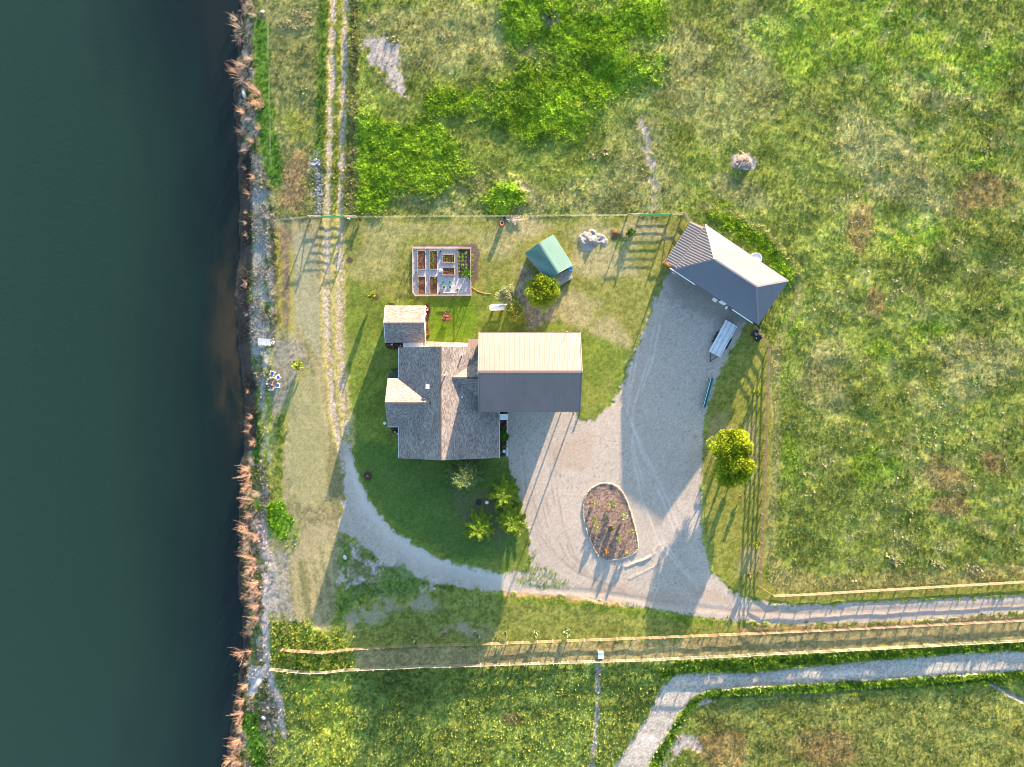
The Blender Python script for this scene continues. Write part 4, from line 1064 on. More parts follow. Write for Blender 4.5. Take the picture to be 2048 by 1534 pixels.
raised_bed(885.6, 534.5, 909, 549.8, 'small wide raised bed of almost bare soil below the seedling bed', [(.7, .6, .09), (.2, .7, .08), (-.1, -.2, .07)])
raised_bed(836, 553, 850.3, 588.3, 'raised bed of bare raked soil in the south-west corner of the garden')
raised_bed(859.7, 553, 874.3, 588.3, 'raised bed with two bright green plants near its top', [(.45, .85, .2), (.45, .45, .24), (-.5, .6, .12), (-.2, .3, .10), (.2, -.4, .08)])
def pot(px, py, r, label, rim=M_POT, plant=(.15, .2, .03), hh=.38):
    p = G(px, py, hh); p.z = 0
    f = empty('flower_pot', p, label, 'pot', 'round pots in the yard')
    MB().lathe(p, [(0, 0), (r * .78, 0), (r, hh), (r * 1.08, hh), (r * 1.08, hh + .03), (r * .84, hh + .03), (r * .82, hh - .05)], 14).build('pot', rim, f, smooth=False)
    MB().lathe(p, [(0, hh - .04), (r * .82, hh - .06)], 14).build('soil', M_SOIL, f)
    if plant:
        n = 9; P = np.tile(np.array([p.x, p.y, hh - .04]), (n, 1)) + RNG.uniform(-.35, .35, (n, 3)) * np.array([r, r, 0])
        V, F, c_ = np_tufts(P, np.full(n, .18), np.full(n, r * .4), np.tile(V3(*plant), (n, 1)), 4)
        np_mesh('foliage', V, F, c_, None, M_LEAF, f)
pot(886.7, 564.3, .25, 'turquoise rimmed pot, top left of the cluster of four')
pot(899.2, 564.6, .25, 'turquoise rimmed pot, top right of the cluster of four')
pot(887.7, 573.8, .25, 'turquoise rimmed pot, bottom left of the cluster of four')
pot(899.4, 574, .25, 'turquoise rimmed pot, bottom right of the cluster of four')
pot(914.8, 579.6, .25, 'grey rimmed pot standing alone in the lower right of the garden', M_STEEL)
pot(880.8, 503.2, .27, 'blue rimmed pot against the north fence between two beds', M_POT, (.10, .12, .03))
pot(832, 544.4, .26, 'blue pot with an orange plant by the west fence of the garden', M_POT, (.35, .14, .04))
pot(879, 586, .22, 'small brown pot at the south fence of the garden', M_BEDW, (.16, .12, .05), .25)
p = G(881, 541, .3); o = MB().lathe(p, [(0, -.3), (.16, -.28), (.27, -.14), (.30, 0), (.27, .14), (.16, .26), (0, .30)], 16).build('garden_ball', mat('blue_white_ball', (.45, .55, .8), rough=.3), smooth=True); tag(o, 'blue and white ball between the raised beds', 'ball')
p = G(921.5, 578.5, .1); o = MB().lathe(p, [(0, -.1), (.10, -.1), (.11, .1), (.07, .14), (0, .14)], 10).build('watering_can', M_TEAL); tag(o, 'tiny dark blue watering can beside the lone grey pot', 'watering can')
o = MB().beam(G(886, 585, .5), G(913, 584.5, .5), .08, .08).beam(G(886, 585, .1), G(913, 584.5, .1), .08, .2).beam(G(886, 585, .5), G(886, 585, 0), .06, .06).beam(G(913, 584.5, .5), G(913, 584.5, 0), .06, .06).build('trellis', M_WHITE); tag(o, 'low white rail standing along the south side of the garden', 'trellis')
o = MB().box(G(915.6, 525.5, .12), (.06, 60 * PX, .16)).build('edging_board', M_BEDW); tag(o, 'wooden board edging the squash patch in the garden', 'edging')
def plant(name, px, py, r, hh, tint, label, cat='plant', group=None, n=14, nleaf=5, stem=True, zz=None):
    p = GZ(px, py); 
    f = empty(name, p, label, cat, group)
    P = p + Vector((0, 0, 0)); A = np.tile(np.array([P.x, P.y, P.z]), (n, 1))
    off = RNG.normal(0, .38, (n, 3)); off[:, 2] = RNG.uniform(.15, .85, n)
    A = A + off * np.array([r, r, hh])
    V, F, c_ = np_tufts(A, np.full(n, hh * .35), np.full(n, r * .55), np.tile(V3(*tint), (n, 1)) * RNG.uniform(.7, 1.3, (n, 1)), nleaf)
    np_mesh('foliage', V, F, c_, None, M_LEAF, f)
    if stem: MB().tube([p - Vector((0, 0, .05)), p + Vector((0, 0, hh * .8))], [.03, .012], 5).build('stem', M_BARK, f)
    return f
sq = 'young plants in rows in the squash patch'
proto = None
def sq_label(px, py):
    c_ = {918: 'left row', 925.5: 'second row', 932.5: 'third row', 945: 'outer row'}[px]
    same = sorted(r[1] for r in rows if r[0] == px); k_ = same.index(py)
    return 'young squash plant, ' + ['topmost', 'second from the top', 'third from the top', 'fourth from the top', 'fifth from the top', 'sixth from the top', 'seventh from the top'][k_] + ' in the ' + c_ + ' of the squash patch'
rows = [(918, y) for y in (507, 514, 521.5, 529, 537, 544)] + [(925.5, y) for y in (508, 514, 521.5, 530, 537, 544.5, 551)] + [(932.5, y) for y in (507, 514.5, 521.5, 530, 537, 545)] + [(945, y) for y in (511, 521, 531, 543, 551)]
for k, (px, py) in enumerate(rows):
    if proto is None:
        proto = plant('squash_plant', px, py, .28, .25, (.17, .23, .03), sq_label(px, py), 'plant', sq, 8, 4, False)
    else:
        o = copy_tree(proto); p = GZ(px, py); o.location = p; o.rotation_euler = (0, 0, R.uniform(0, 6)); s_ = R.uniform(.7, 1.3); o.scale = (s_, s_, s_); o['label'] = sq_label(px, py)
plant('leafy_plant', 938, 546, .75, .7, (.09, .22, .02), 'larger bright green plant leaning on the east garden fence', n=26, nleaf=6)

# stone path north of the house
sp_ = empty('stone_path', W(893, 689), 'pale flagstone path between the lawn and the north wall of the house', 'path')
k = 0
for px in np.arange(851, 935, 5.2):
    for j, py in enumerate((684.5, 689.3, 694.0)):
        if py < 684.6 + (px - 851) * .02 - .8: continue
        c = W(px + R.uniform(-1, 1) + 2.6 * (j % 2), py + 1 + (px - 851) * .025, .03)
        n = 6; a0_ = R.uniform(0, 6); P = [c + Vector((math.cos(a0_ + i * 2 * PI / n) * .215 * R.uniform(.85, 1.1), math.sin(a0_ + i * 2 * PI / n) * .19 * R.uniform(.85, 1.1), R.uniform(0, .01))) for i in range(n)]
        MB().slab([(v.x, v.y, c.z + .03) for v in P], .08).build('flagstone', M_STONE, sp_)
MB().slab([W(848, 699, .022), W(938, 699, .022), W(938, 686, .022), W(848, 682, .022)], .05).build('gravel_joint', M_GSTONE, sp_)
# ------------------------------------------------------------ vehicles and gear on the drive
def flatbed():
    cs = [G(1452.8, 639.5, .8), G(1474, 651.4, .8), G(1439, 714.6, .8), G(1418.8, 703, .8)]
    cen = (cs[0] + cs[1] + cs[2] + cs[3]) / 4
    ax = ((cs[0] + cs[1]) / 2 - (cs[2] + cs[3]) / 2); L = ax.length; ang = math.atan2(ax.y, ax.x); Wd = (cs[0] - cs[1]).length
    f = empty('flatbed_trailer', (cen.x, cen.y, 0), 'silver flatbed trailer with ribbed deck parked beside the barn', 'trailer')
    M = Matrix.Translation((cen.x, cen.y, 0)) @ Matrix.Rotation(ang, 4, 'Z')
    def bx(c, s, n, m_, parent=f):
        b_ = MB(); b_.box((0, 0, 0), s); b_.v = [M @ (Vector(v) + Vector(c)) for v in b_.v]; return b_.build(n, m_, parent)
    bx((0, 0, .70), (L, Wd, .10), 'bed_frame', M_DTRIM)
    n = 8
    for i in range(n):
        y = -Wd / 2 + (i + .5) * Wd / n; bx((0, y, .775 + (i % 2) * .012), (L - .04, Wd / n - .035, .05), 'plank', M_STEEL if i % 3 else M_STEELD)
    for s in (-1, 1): bx((0, s * (Wd / 2 + .02), .79), (L, .06, .14), 'side_rail', M_STEEL)
    bx((L / 2 + .03, 0, .74), (.08, Wd + .1, .14), 'tail_bar', M_BLACK)
    for s in (-1, 1):
        bx((-.3, s * (Wd / 2 + .22), .72), (1.9, .30, .05), 'fender', M_BLACK)
        for dx in (-.75, .15):
            w_ = MB(); w_.tube([M @ Vector((dx, s * (Wd / 2 + .10), .36)), M @ Vector((dx, s * (Wd / 2 + .34), .36))], .36, 16)
            wh = w_.build('wheel', M_RUBBER, f)
            w_ = MB(); w_.tube([M @ Vector((dx, s * (Wd / 2 + .335), .36)), M @ Vector((dx, s * (Wd / 2 + .355), .36))], .18, 12); w_.build('rim', M_STEEL, wh)
        for dx in (-2.0, 1.2, 2.6):
            bx((dx, s * (Wd / 2 + .10), .70), (.14, .10, .08), 'marker_lamp', M_WHITE)
    for s in (-1, 1):
        b_ = MB(); b_.beam(M @ Vector((-L / 2, s * .6, .62)), M @ Vector((-L / 2 - 1.15, 0, .55)), .09, .10); b_.build('tongue', M_BLACK, f)
    b_ = MB(); b_.tube([M @ Vector((-L / 2 - 1.1, 0, .1)), M @ Vector((-L / 2 - 1.1, 0, .75))], .05, 8); b_.box(M @ Vector((-L / 2 - 1.3, 0, .58)), (.2, .16, .12), rz=ang); b_.build('hitch', M_BLACK, f)
flatbed()
def trough():
    a, b_, c, d = G(1419.3, 755, .55), G(1427.5, 757, .55), G(1411.5, 814.5, .55), G(1404.5, 812.5, .55)
    cen = (a + b_ + c + d) / 4; ax = (a + b_) / 2 - (c + d) / 2; L = ax.length; ang = math.atan2(ax.y, ax.x); w_ = .62
    f = empty('feed_trough', (cen.x, cen.y, 0), 'long narrow teal trough lying at the east edge of the gravel', 'trough')
    M = Matrix.Translation((cen.x, cen.y, 0)) @ Matrix.Rotation(ang, 4, 'Z')
    prof = [(-.31, .58), (-.16, .2), (.16, .2), (.31, .58)]
    B = MB(); vs_ = [M @ Vector((x, y, z)) for x in (-L / 2, L / 2) for y, z in prof]
    B.add(vs_, [(0, 1, 5, 4), (1, 2, 6, 5), (2, 3, 7, 6), (0, 3, 2, 1), (4, 5, 6, 7)]); B.build('basin', M_TEAL, f)
    for s in (-1, 1):
        B = MB(); B.beam(M @ Vector((-L / 2, s * .31, .59)), M @ Vector((L / 2, s * .31, .59)), .07, .06); B.build('rim', M_TEAL, f)
    B = MB(); B.beam(M @ Vector((-L / 2, .12, .62)), M @ Vector((L / 2, .12, .62)), .06, .05); B.build('centre_pipe', M_WHITE, f)
    for x in (-L / 2 + .2, 0, L / 2 - .2):
        B = MB(); B.beam(M @ Vector((x, -.33, .12)), M @ Vector((x, .33, .12)), .08, .24); B.build('leg', M_TEAL, f)
trough()
def quad():
    p = G(1514.5, 671, .7); p.z = 0; ang = math.atan2(-(680 - 661), (1508 - 1520)) + .35
    ang = math.radians(-50)
    f = empty('garden_machine', p, 'small black wheeled machine with two pale lamps parked at the wooden fence below the barn', 'machine')
    M = Matrix.Translation(p) @ Matrix.Rotation(ang, 4, 'Z')
    def bx(c, s, n, m_, tp=1):
        b_ = MB(); b_.box((0, 0, 0), s, taper=tp); b_.v = [M @ (Vector(v) + Vector(c)) for v in b_.v]; return b_.build(n, m_, f)
    bx((0, 0, .45), (1.45, .6, .3), 'chassis', M_BLACK); bx((.42, .02, .72), (.55, .62, .26), 'hood', M_BLACK, .8); bx((-.3, 0, .72), (.6, .36, .18), 'seat', M_DTRIM, .85)
    bx((-.72, 0, .70), (.3, .8, .05), 'rear_rack', M_BLACK); bx((.72, 0, .72), (.25, .8, .05), 'front_rack', M_BLACK)
    for sx in (-1, 1):
        for sy in (-1, 1):
            w_ = MB(); w_.tube([M @ Vector((sx * .52, sy * .34, .28)), M @ Vector((sx * .52, sy * .58, .28))], .28, 14); w_.build('wheel', M_RUBBER, f)
            bx((sx * .52, sy * .44, .60), (.55, .3, .05), 'mudguard', M_BLACK)
    for sy in (-1, 1): bx((.2, sy * .44, .92), (.14, .14, .10), 'lamp', M_WHITE)
    b_ = MB(); b_.tube([M @ Vector((.15, -.4, .95)), M @ Vector((.1, 0, .98)), M @ Vector((.15, .4, .95))], .025, 6); b_.build('handlebar', M_BLACK, f)
quad()
# propane tank
a, b_ = G(978, 616, .8), G(1015.5, 613.5, .8); d = (b_ - a).normalized(); r = .5
f = empty('propane_tank', ((a + b_) / 2).xy.to_3d(), 'white capsule shaped propane tank on the lawn north of the garage', 'tank')
pr = [0.0, .22, .37, .46, .5, .5, .46, .37, .22, 0.0]; ds = [0, .05, .14, .26, .45, None, -.26, -.14, -.05, 0]
L = (b_ - a).length; ts2 = [0, .05, .14, .27, .46, L - .46, L - .27, L - .14, L - .05, L]
MB().tube([a + d * t for t in ts2], [max(.02, q_) for q_ in pr], 20).build('vessel', M_WHITE, f, smooth=True)
for t in (.25, .75):
    q_ = a.lerp(b_, t); MB().box((q_.x, q_.y, .2), (.15, .8, .4)).build('saddle', M_CONC, f)
q_ = a.lerp(b_, .5); MB().lathe((q_.x, q_.y, 1.26), [(.16, -.05), (.16, .10), (.10, .16), (0, .17)], 12).build('valve_dome', M_WHITE, f)
MB().tube([(q_.x - .02, q_.y - .12, 1.3), (q_.x, q_.y - .45, .9), (q_.x, q_.y - .5, 0)], .015, 5).build('gas_line', M_DTRIM, f)
# barrels by the fence and other small things
def barrel(px, py, r, hh, material, inner, label, cat='barrel', lid=None, name='barrel'):
    p = G(px, py, hh); p.z = hz(p.x, p.y)
    f = empty(name, p, label, cat)
    MB().lathe(p, [(0, .02), (r * .93, .0), (r, hh * .3), (r * .98, hh * .5), (r, hh * .7), (r * .95, hh), (r * .86, hh), (r * .84, hh - .06), (0, hh - .12)], 16).build('drum', material, f)
    MB().lathe(p, [(0, hh - .08), (r * .85, hh - .08)], 14).build('contents', inner, f)
barrel(1003.8, 445.5, .34, .9, M_ORANGE, M_BLACK, 'rusty orange open burn barrel beside the north wire fence')
barrel(1008.8, 436.5, .32, .9, mat('navy_drum', (.02, .05, .14), rough=.4), M_BLACK, 'dark blue drum standing behind the rusty orange barrel')
barrel(1141.5, 537.5, .32, .9, mat('bright_blue_drum', (.02, .22, .55), rough=.4), M_BLUE, 'bright blue barrel at the corner of the green roofed shed')
barrel(1008.3, 903, .26, .8, mat('mint_urn', (.35, .62, .55), rough=.4), mat('mint_lid', (.3, .6, .5), rough=.4), 'mint green urn at the south end of the bed beside the driveway', 'urn', name='garden_urn')
barrel(1513, 516.5, .95, 1.9, M_WHITE, M_WHITE, 'round white water tank half hidden behind the barn roof', 'tank', name='water_tank')
p = G(1335.5, 525.5, 1.0); o = MB().box(p - Vector((0, 0, .5)), (1.1, .5, 1.0), rz=math.radians(-36)).box(p, (1.16, .56, .04), rz=math.radians(-36)).build('storage_box', M_ORANGE); tag(o, 'orange storage box standing under the west corner of the barn lean-to', 'box')
p = G(1202, 1311, .9); f = empty('utility_box', (p.x, p.y, 0), 'white square utility box in weeds at the pale rail fence', 'utility box')
MB().box((p.x, p.y, .42), (.85, .85, .9)).build('cabinet', M_STEEL, f); MB().box((p.x, p.y, .9), (.95, .95, .06)).build('lid', mat('pale_lid', (.55, .68, .62)), f)
# riverside steps, fire ring and chairs
a, b_ = G(516, 683, -.3), G(540.5, 684.5, 0.1); f = empty('river_steps', a, 'pale grey slatted metal steps leading down to the river', 'steps')
n = 7; dd = b_ - a
for i in range(n):
    q_ = a.lerp(b_, (i + .5) / n); MB().box((q_.x, q_.y, q_.z), (.24, .95, .04)).build('tread', M_STEEL, f)
for s in (-1, 1): MB().beam(a + Vector((0, s * .5, -.05)), b_ + Vector((0, s * .5, -.05)), .06, .16).build('stringer', M_STEEL, f)
q_ = G(519, 691, -.3); MB().box((q_.x, q_.y, -.35), (.4, .3, .1)).build('footing', M_CONC, f)
for k, (px, py, s) in enumerate(((547, 677.5, .18), (542.5, 679, .16), (545.5, 682, .17), (548, 684, .17), (543, 685.5, .2), (546.5, 688, .2), (541, 689.5, .16))):
    q_ = GZ(px, py); o = MB().rock((q_.x, q_.y, q_.z + .06), s).build('river_stone', M_STONE); tag(o, ['first', 'second', 'third', 'fourth', 'fifth', 'sixth', 'seventh'][k] + ' pale flat stone from the top of the cluster at the metal steps', 'stone', 'stones at the top of the river steps')
f = empty('fire_ring', GZ(545, 766), 'round fire ring of pale stones with charred logs, near the river', 'fire pit')
c = GZ(545, 766)
for k in range(13):
    t = k * 2 * PI / 13; MB().rock(c + Vector((math.cos(t) * .88, math.sin(t) * .88, .08)), R.uniform(.14, .2), .6).build('stone', M_GSTONE, f)
for k in range(9):
    t = R.uniform(0, PI); q_ = c + Vector((R.uniform(-.35, .35), R.uniform(-.35, .35), .12 + k * .025)); dv = Vector((math.cos(t), math.sin(t), 0)) * R.uniform(.25, .45)
    MB().tube([q_ - dv, q_ + dv], R.uniform(.05, .09), 7).build('log', mat('split_log', (.42, .22, .12), var=.4) if k % 3 else M_DKW, f)
MB().lathe(c, [(0, .03), (.8, .02)], 14).build('ash', mat('ash', (.16, .15, .15), var=.3), f)
def chair(px, py, face, label):
    p = GZ(px, py); f = empty('lawn_chair', p, label, 'chair', 'chairs round the fire ring')
    M = Matrix.Translation(p) @ Matrix.Rotation(face, 4, 'Z')
    def bx(c, s, n, m_, ry=0):
        b_ = MB(); b_.box((0, 0, 0), s, ry=ry); b_.v = [M @ (Vector(v) + Vector(c)) for v in b_.v]; b_.build(n, m_, f)
    bx((0, 0, .40), (.50, .50, .06), 'seat', M_BLUE); bx((-.30, 0, .68), (.05, .56, .62), 'backrest', M_WHITE, -.2)
    for s in (-1, 1):
        bx((.0, s * .31, .60), (.62, .09, .04), 'armrest', M_WHITE)
        for dx in (-.25, .26): bx((dx, s * .31, .29), (.05, .05, .58), 'leg', M_WHITE)
chair(546.8, 746.8, math.radians(-110), 'white chair with blue seat north of the fire ring')
chair(558.3, 754.2, math.radians(215), 'white chair with blue seat north-east of the fire ring')
chair(558.3, 771, math.radians(170), 'white chair with blue seat east of the fire ring')
q_ = GZ(543, 780); o = MB().tube([q_ + Vector((-.45, .02, .14)), q_ + Vector((.45, -.02, .14))], .14, 9).build('seat_log', mat('peeled_log', (.48, .36, .26))); tag(o, 'short pale log lying south of the fire ring', 'log')
for px, py, s, lb in ((525.5, 24, .32, 'white rock by the wire fence near the top of the bank'), (489, 190, .55, 'large pale boulder at the water among bare shrubs'), (487, 182, .3, 'small boulder touching the large pale boulder at the water'), (528, 1435, .42, 'grey boulder in green weeds near the bottom of the bank'), (1197, 1079, .16, 'small white stone in the oval planting bed'), (690, 1115, .33, 'pinkish grey boulder on the dusty ground west of the weeds')):
    q_ = GZ(px, py); o = MB().rock((q_.x, q_.y, q_.z + s * .2), s, .55).build('boulder', M_GSTONE); tag(o, lb, 'rock')
# fire ring on the lawn, bird bath, planter ring, dirt rings
def ring(px, py, r, r2, hh, material, label, cat, name):
    c = GZ(px, py); f = empty(name, c, label, cat)
    MB().lathe(c, [(r2, 0), (r2, hh), (r, hh), (r, 0)], 18).build('rim', material, f)
    MB().lathe(c, [(0, .05), (r, .04)], 14).build('soil', M_SOIL if cat != 'fire pit' else M_DKW, f); return f, c
ring(957.5, 1004, .30, .42, .28, M_RUBBER, 'black metal fire ring on the shaded lawn beside the young spruces', 'fire pit', 'lawn_fire_ring')
f, c = ring(735.5, 952, .42, .52, .18, M_BLACK, 'dark round planter with yellow flowers on the lawn south-west of the house', 'planter', 'round_planter')
P = np.tile(np.array([c.x, c.y, c.z + .1]), (16, 1)) + RNG.uniform(-.3, .3, (16, 3)) * np.array([1, 1, 0]); V, F, c_ = np_tufts(P, np.full(16, .12), np.full(16, .08), np.tile(V3(.45, .40, .05), (16, 1)), 4); np_mesh('flowers', V, F, c_, None, M_LEAF, f)
c = GZ(974, 1003.5); f = empty('bird_bath', c, 'small white bird bath on the shaded lawn near the fire ring', 'bird bath')
MB().lathe(c, [(.16, 0), (.06, .08), (.05, .55), (.10, .62)], 12).build('pedestal', M_WHITE, f); MB().lathe(c, [(.05, .6), (.25, .72), (.28, .74), (.22, .70), (0, .66)], 14).build('bowl', M_WHITE, f)
# planting bed edging and barrel
f = empty('stone_edging', GZ(1215, 1045), 'ring of small pale stones round the oval planting bed in the gravel', 'edging')
B = MB(); n = len(BED)
for i in range(n):
    a, b_ = BED[i], BED[(i + 1) % n]; L = math.hypot(b_[0] - a[0], b_[1] - a[1]); k = max(1, int(L / 2.6))
    for j in range(k):
        t = (j + R.uniform(-.2, .2)) / k; q_ = GZ(a[0] + (b_[0] - a[0]) * t, a[1] + (b_[1] - a[1]) * t); B.rock((q_.x, q_.y, q_.z + .07), R.uniform(.08, .14), .7)
B.build('edging_stone', mat('light_edging', (.36, .31, .24), var=.3, rough=.9), f, kind='stuff')
barrel(1223, 1055, .33, .7, M_DKW, M_SOIL, 'half barrel planter in the middle of the oval bed', 'planter', name='barrel_planter')
# bedding stones by the house
for px, py, lb in ((853, 615, 'topmost pinkish stone in the bed east of the outbuilding'), (854.5, 620, 'middle pinkish stone in the bed east of the outbuilding'), (852, 628, 'lowest pinkish stone in the bed east of the outbuilding'), (784, 689, 'left pale stone in the dark bed between outbuilding and house'), (801, 691, 'right pale stone in the dark bed between outbuilding and house'), (790, 864, 'left pale stone in the dark bed south of the west wing'), (795, 868, 'right pale stone in the dark bed south of the west wing')):
    q_ = GZ(px, py); o = MB().rock((q_.x, q_.y, q_.z + .05), R.uniform(.12, .2), .6).build('bed_stone', M_STONE if py > 640 else mat('pinkish_stone', (.5, .36, .32))); tag(o, lb, 'stone', 'loose stones in the mulch beds')
# garden hose
o = MB().tube([G(942, 574, .03), G(950, 579, .03), G(956, 583, .03), G(968, 586.5, .03), G(982, 588, .03)], .035, 6).build('garden_hose', mat('orange_hose', (.5, .22, .06))); tag(o, 'orange hose lying on the grass from the garden gate', 'hose')
# gravel heap
hp = []; cx, cy = G(1184, 482).xy; ng = 44; fs = []
for j in range(ng):
    for i in range(ng):
        x = (i / (ng - 1) - .5) * 5.4; y = (j / (ng - 1) - .5) * 4.2
        r = math.hypot(x / 2.3, y / 1.7); nz_ = float(fbm(np.array([x + 5.]), np.array([y + 9.]), 1.1, 3, 2)[0])
        hp.append((cx + x, cy + y, hz(cx + x, cy + y) - .06 + max(0, 1 - r + (nz_ - .5) * .9) ** 1.1 * .7 * (.3 + 1.3 * nz_) + (nz_ - .5) * .10 * max(0, 1.3 - r)))
for j in range(ng - 1):
    for i in range(ng - 1): fs.append((j * ng + i, j * ng + i + 1, (j + 1) * ng + i + 1, (j + 1) * ng + i))
o = np_mesh('gravel_heap', hp, fs, np.tile(V3(.22, .21, .195), (len(hp), 1)) * RNG.uniform(.85, 1.12, (len(hp), 1)), np.full(len(hp), 1.), M_TERRAIN, smooth=True); tag(o, 'low heap of pale gravel between the green roofed shed and the north fence', 'gravel heap')
# burnt brush pile
c = GZ(1487, 322); f = empty('brush_pile', c, 'burnt brush pile of ash and pale sticks in the pasture', 'brush pile')
B = MB()
for k in range(46):
    t = R.uniform(0, 2 * PI); q_ = c + Vector((R.gauss(0, .6), R.gauss(0, .45), R.uniform(.1, .4))); dv = Vector((math.cos(t), math.sin(t), R.uniform(-.2, .2))) * R.uniform(.3, .8)
    B.tube([q_ - dv, q_ + dv], [R.uniform(.03, .06), .015], 5)
B.build('stick', mat('pale_sticks', (.50, .36, .26), var=.4), f, kind='stuff')
B = MB(); B.rock(c + Vector((.4, -.2, -.1)), 1.2, .25); B.rock(c + Vector((-.4, .1, -.1)), 1.0, .3); B.build('ash', mat('ash', (.16, .15, .15)), f)
c = GZ(1030, 441); f = empty('branch_pile', c, 'loose pile of pale dead branches beside the north wire fence', 'branch pile'); B = MB()
for k in range(40):
    t = R.uniform(0, 2 * PI); q_ = c + Vector((R.gauss(0, .55), R.gauss(0, .22), R.uniform(.05, .3))); dv = Vector((math.cos(t), math.sin(t), R.uniform(-.2, .3))) * R.uniform(.2, .6); B.tube([q_ - dv, q_ + dv], [.03, .01], 4)
B.build('branch', mat('pale_branch', (.52, .42, .33), var=.3), f, kind='stuff')
# riprap beside the track
B = MB()
for k in range(150):
    py = R.uniform(318, 430); px = np.interp(py, [320, 380, 430], [633, 641, 640]) + R.gauss(0, 5.5); q_ = GZ(px, py); B.rock((q_.x, q_.y, q_.z + .04), R.uniform(.07, .17), .6)
o = B.build('riprap', mat('bluish_rock', (.19, .195, .22), var=.4, vscale=6)); tag(o, 'band of loose bluish rocks left of the wheel tracks', 'rocks', kind='stuff')
B = MB()
for k in range(700):
    py = R.uniform(320, 720); px = np.interp(py, [320, 500, 700], [514, 519, 515]) + R.gauss(0, 7); q_ = GZ(px, py); B.rock((q_.x, q_.y, q_.z + .02), R.uniform(.05, .12), .6)
o = B.build('shore_pebbles', mat('shore_rock', (.25, .245, .23), var=.4, vscale=6)); tag(o, 'pale pebbles scattered along the river shore', 'pebbles', kind='stuff')

# ------------------------------------------------------------ trees
def quads_np(P, size, tint, flat=0.0, asp=1.0, dirs=None):
    """leaf quads at P; flat = how horizontal"""
    n = len(P)
    if dirs is None:
        a = RNG.normal(0, 1, (n, 3))
    else: a = dirs + RNG.normal(0, .25, (n, 3))
    a /= np.linalg.norm(a, axis=1)[:, None]
    b = RNG.normal(0, 1, (n, 3)); b[:, 2] *= (1 - flat)
    b -= a * (a * b).sum(1)[:, None]; b /= np.linalg.norm(b, axis=1)[:, None]
    s = (size * RNG.uniform(.6, 1.3, n))[:, None]
    u = a * s * asp; v = b * s
    V = np.stack([P - u, P - v * .7, P + u, P + v * .7], 1).reshape(-1, 3)
    c = np.repeat(tint * RNG.uniform(.75, 1.25, (n, 1)), 4, 0)
    return V, np.arange(len(V)).reshape(-1, 4), c
def round_tree(name, px, py, r, hh, tint, label, group=None, n=5200, leaf=.13, lobes=38, squash=1.0, gap=.0, cat='tree', low=.25, trunk=True):
    """px, py is where the crown centre is seen"""
    p = G(px, py, hh * .6); z0 = hz(p.x, p.y)
    f = empty(name, (p.x, p.y, z0), label, cat, group)
    c = np.array([p.x, p.y, z0 + hh * (low + (1 - low) / 2)]); rz_ = hh * (1 - low) / 2
    L = RNG.normal(0, 1, (lobes, 3)); L /= np.linalg.norm(L, axis=1)[:, None]; L[:, 2] = np.abs(L[:, 2]) * 1.2 - .45
    L = L * RNG.uniform(.45, .92, (lobes, 1)); LR = RNG.uniform(.22, .42, lobes)
    k = RNG.integers(0, lobes, n); d = RNG.normal(0, 1, (n, 3)); d /= np.linalg.norm(d, axis=1)[:, None]
    Q = L[k] + d * (LR[k] * RNG.uniform(.75, 1.08, n))[:, None]
    P = c + Q * np.array([r, r * squash, rz_])
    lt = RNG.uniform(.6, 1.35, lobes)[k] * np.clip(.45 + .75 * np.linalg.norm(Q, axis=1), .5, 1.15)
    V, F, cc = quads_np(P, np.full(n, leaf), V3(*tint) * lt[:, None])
    np_mesh('crown', V, F, cc, None, M_LEAF, f)
    if trunk:
        B = MB(); b0 = Vector((p.x, p.y, z0 - .1)); top = Vector((p.x, p.y, z0 + hh * .7)); B.tube([b0, b0.lerp(top, .4), top], [.13 * r / 2, .1 * r / 2, .03], 8)
        for q in range(7):
            t = q * 2.4; s0 = b0.lerp(top, R.uniform(.3, .8)); B.tube([s0, s0 + Vector((math.cos(t) * r * .6, math.sin(t) * r * .6, hh * .22))], [.05, .015], 5)
        B.build('trunk', M_BARK, f)
    return f
def conifer(name, px, py, r, hh, tint, label, group=None, nb=9, levels=9, leaf=.13, dens=1.0):
    p = G(px, py, 1.6); z0 = hz(p.x, p.y)
    f = empty(name, (p.x, p.y, z0), label, 'tree', group)
    P = []; D = []; B = MB()
    for l in range(levels):
        t = l / (levels - 1); z = .25 + (hh - .55) * t; rl = r * (1 - t) ** .62 + .10
        m = max(5, int(nb - 3 * t)); a0 = R.uniform(0, 6)
        for k in range(m):
            a = a0 + k * 2 * PI / m + R.uniform(-.18, .18); rr = rl * R.uniform(.8, 1.12); d = np.array([math.cos(a), math.sin(a), .32 - .12 * (1 - t)])
            B.tube([(p.x, p.y, z0 + z), (p.x + d[0] * rr, p.y + d[1] * rr, z0 + z + d[2] * rr)], [.025, .008], 3, False)
            ns = int(26 * rr * dens) + 6
            for s in range(ns):
                u = R.uniform(.12, 1.0); w_ = (1 - u * .8) * .20 * rr + .03; sd = R.uniform(-1, 1) * w_
                P.append((p.x + d[0] * rr * u - d[1] * sd, p.y + d[1] * rr * u + d[0] * sd, z0 + z + d[2] * rr * u + R.uniform(-.05, .05) - abs(sd) * .15))
                sg_ = 1 if sd > 0 else -1; D.append((d[0] - d[1] * .8 * sg_, d[1] + d[0] * .8 * sg_, .35))
    P = np.array(P); D = np.array(D); D /= np.linalg.norm(D, axis=1)[:, None]
    V, F, cc = quads_np(P, np.full(len(P), leaf), np.tile(V3(*tint), (len(P), 1)), .6, 1.5, D)
    np_mesh('crown', V, F, cc, None, M_LEAF, f)
    B.build('branch', M_BARK, f, kind='stuff')
    MB().tube([(p.x, p.y, z0 - .1), (p.x, p.y, z0 + hh)], [.11, .015], 8).build('trunk', M_BARK, f)
    return f
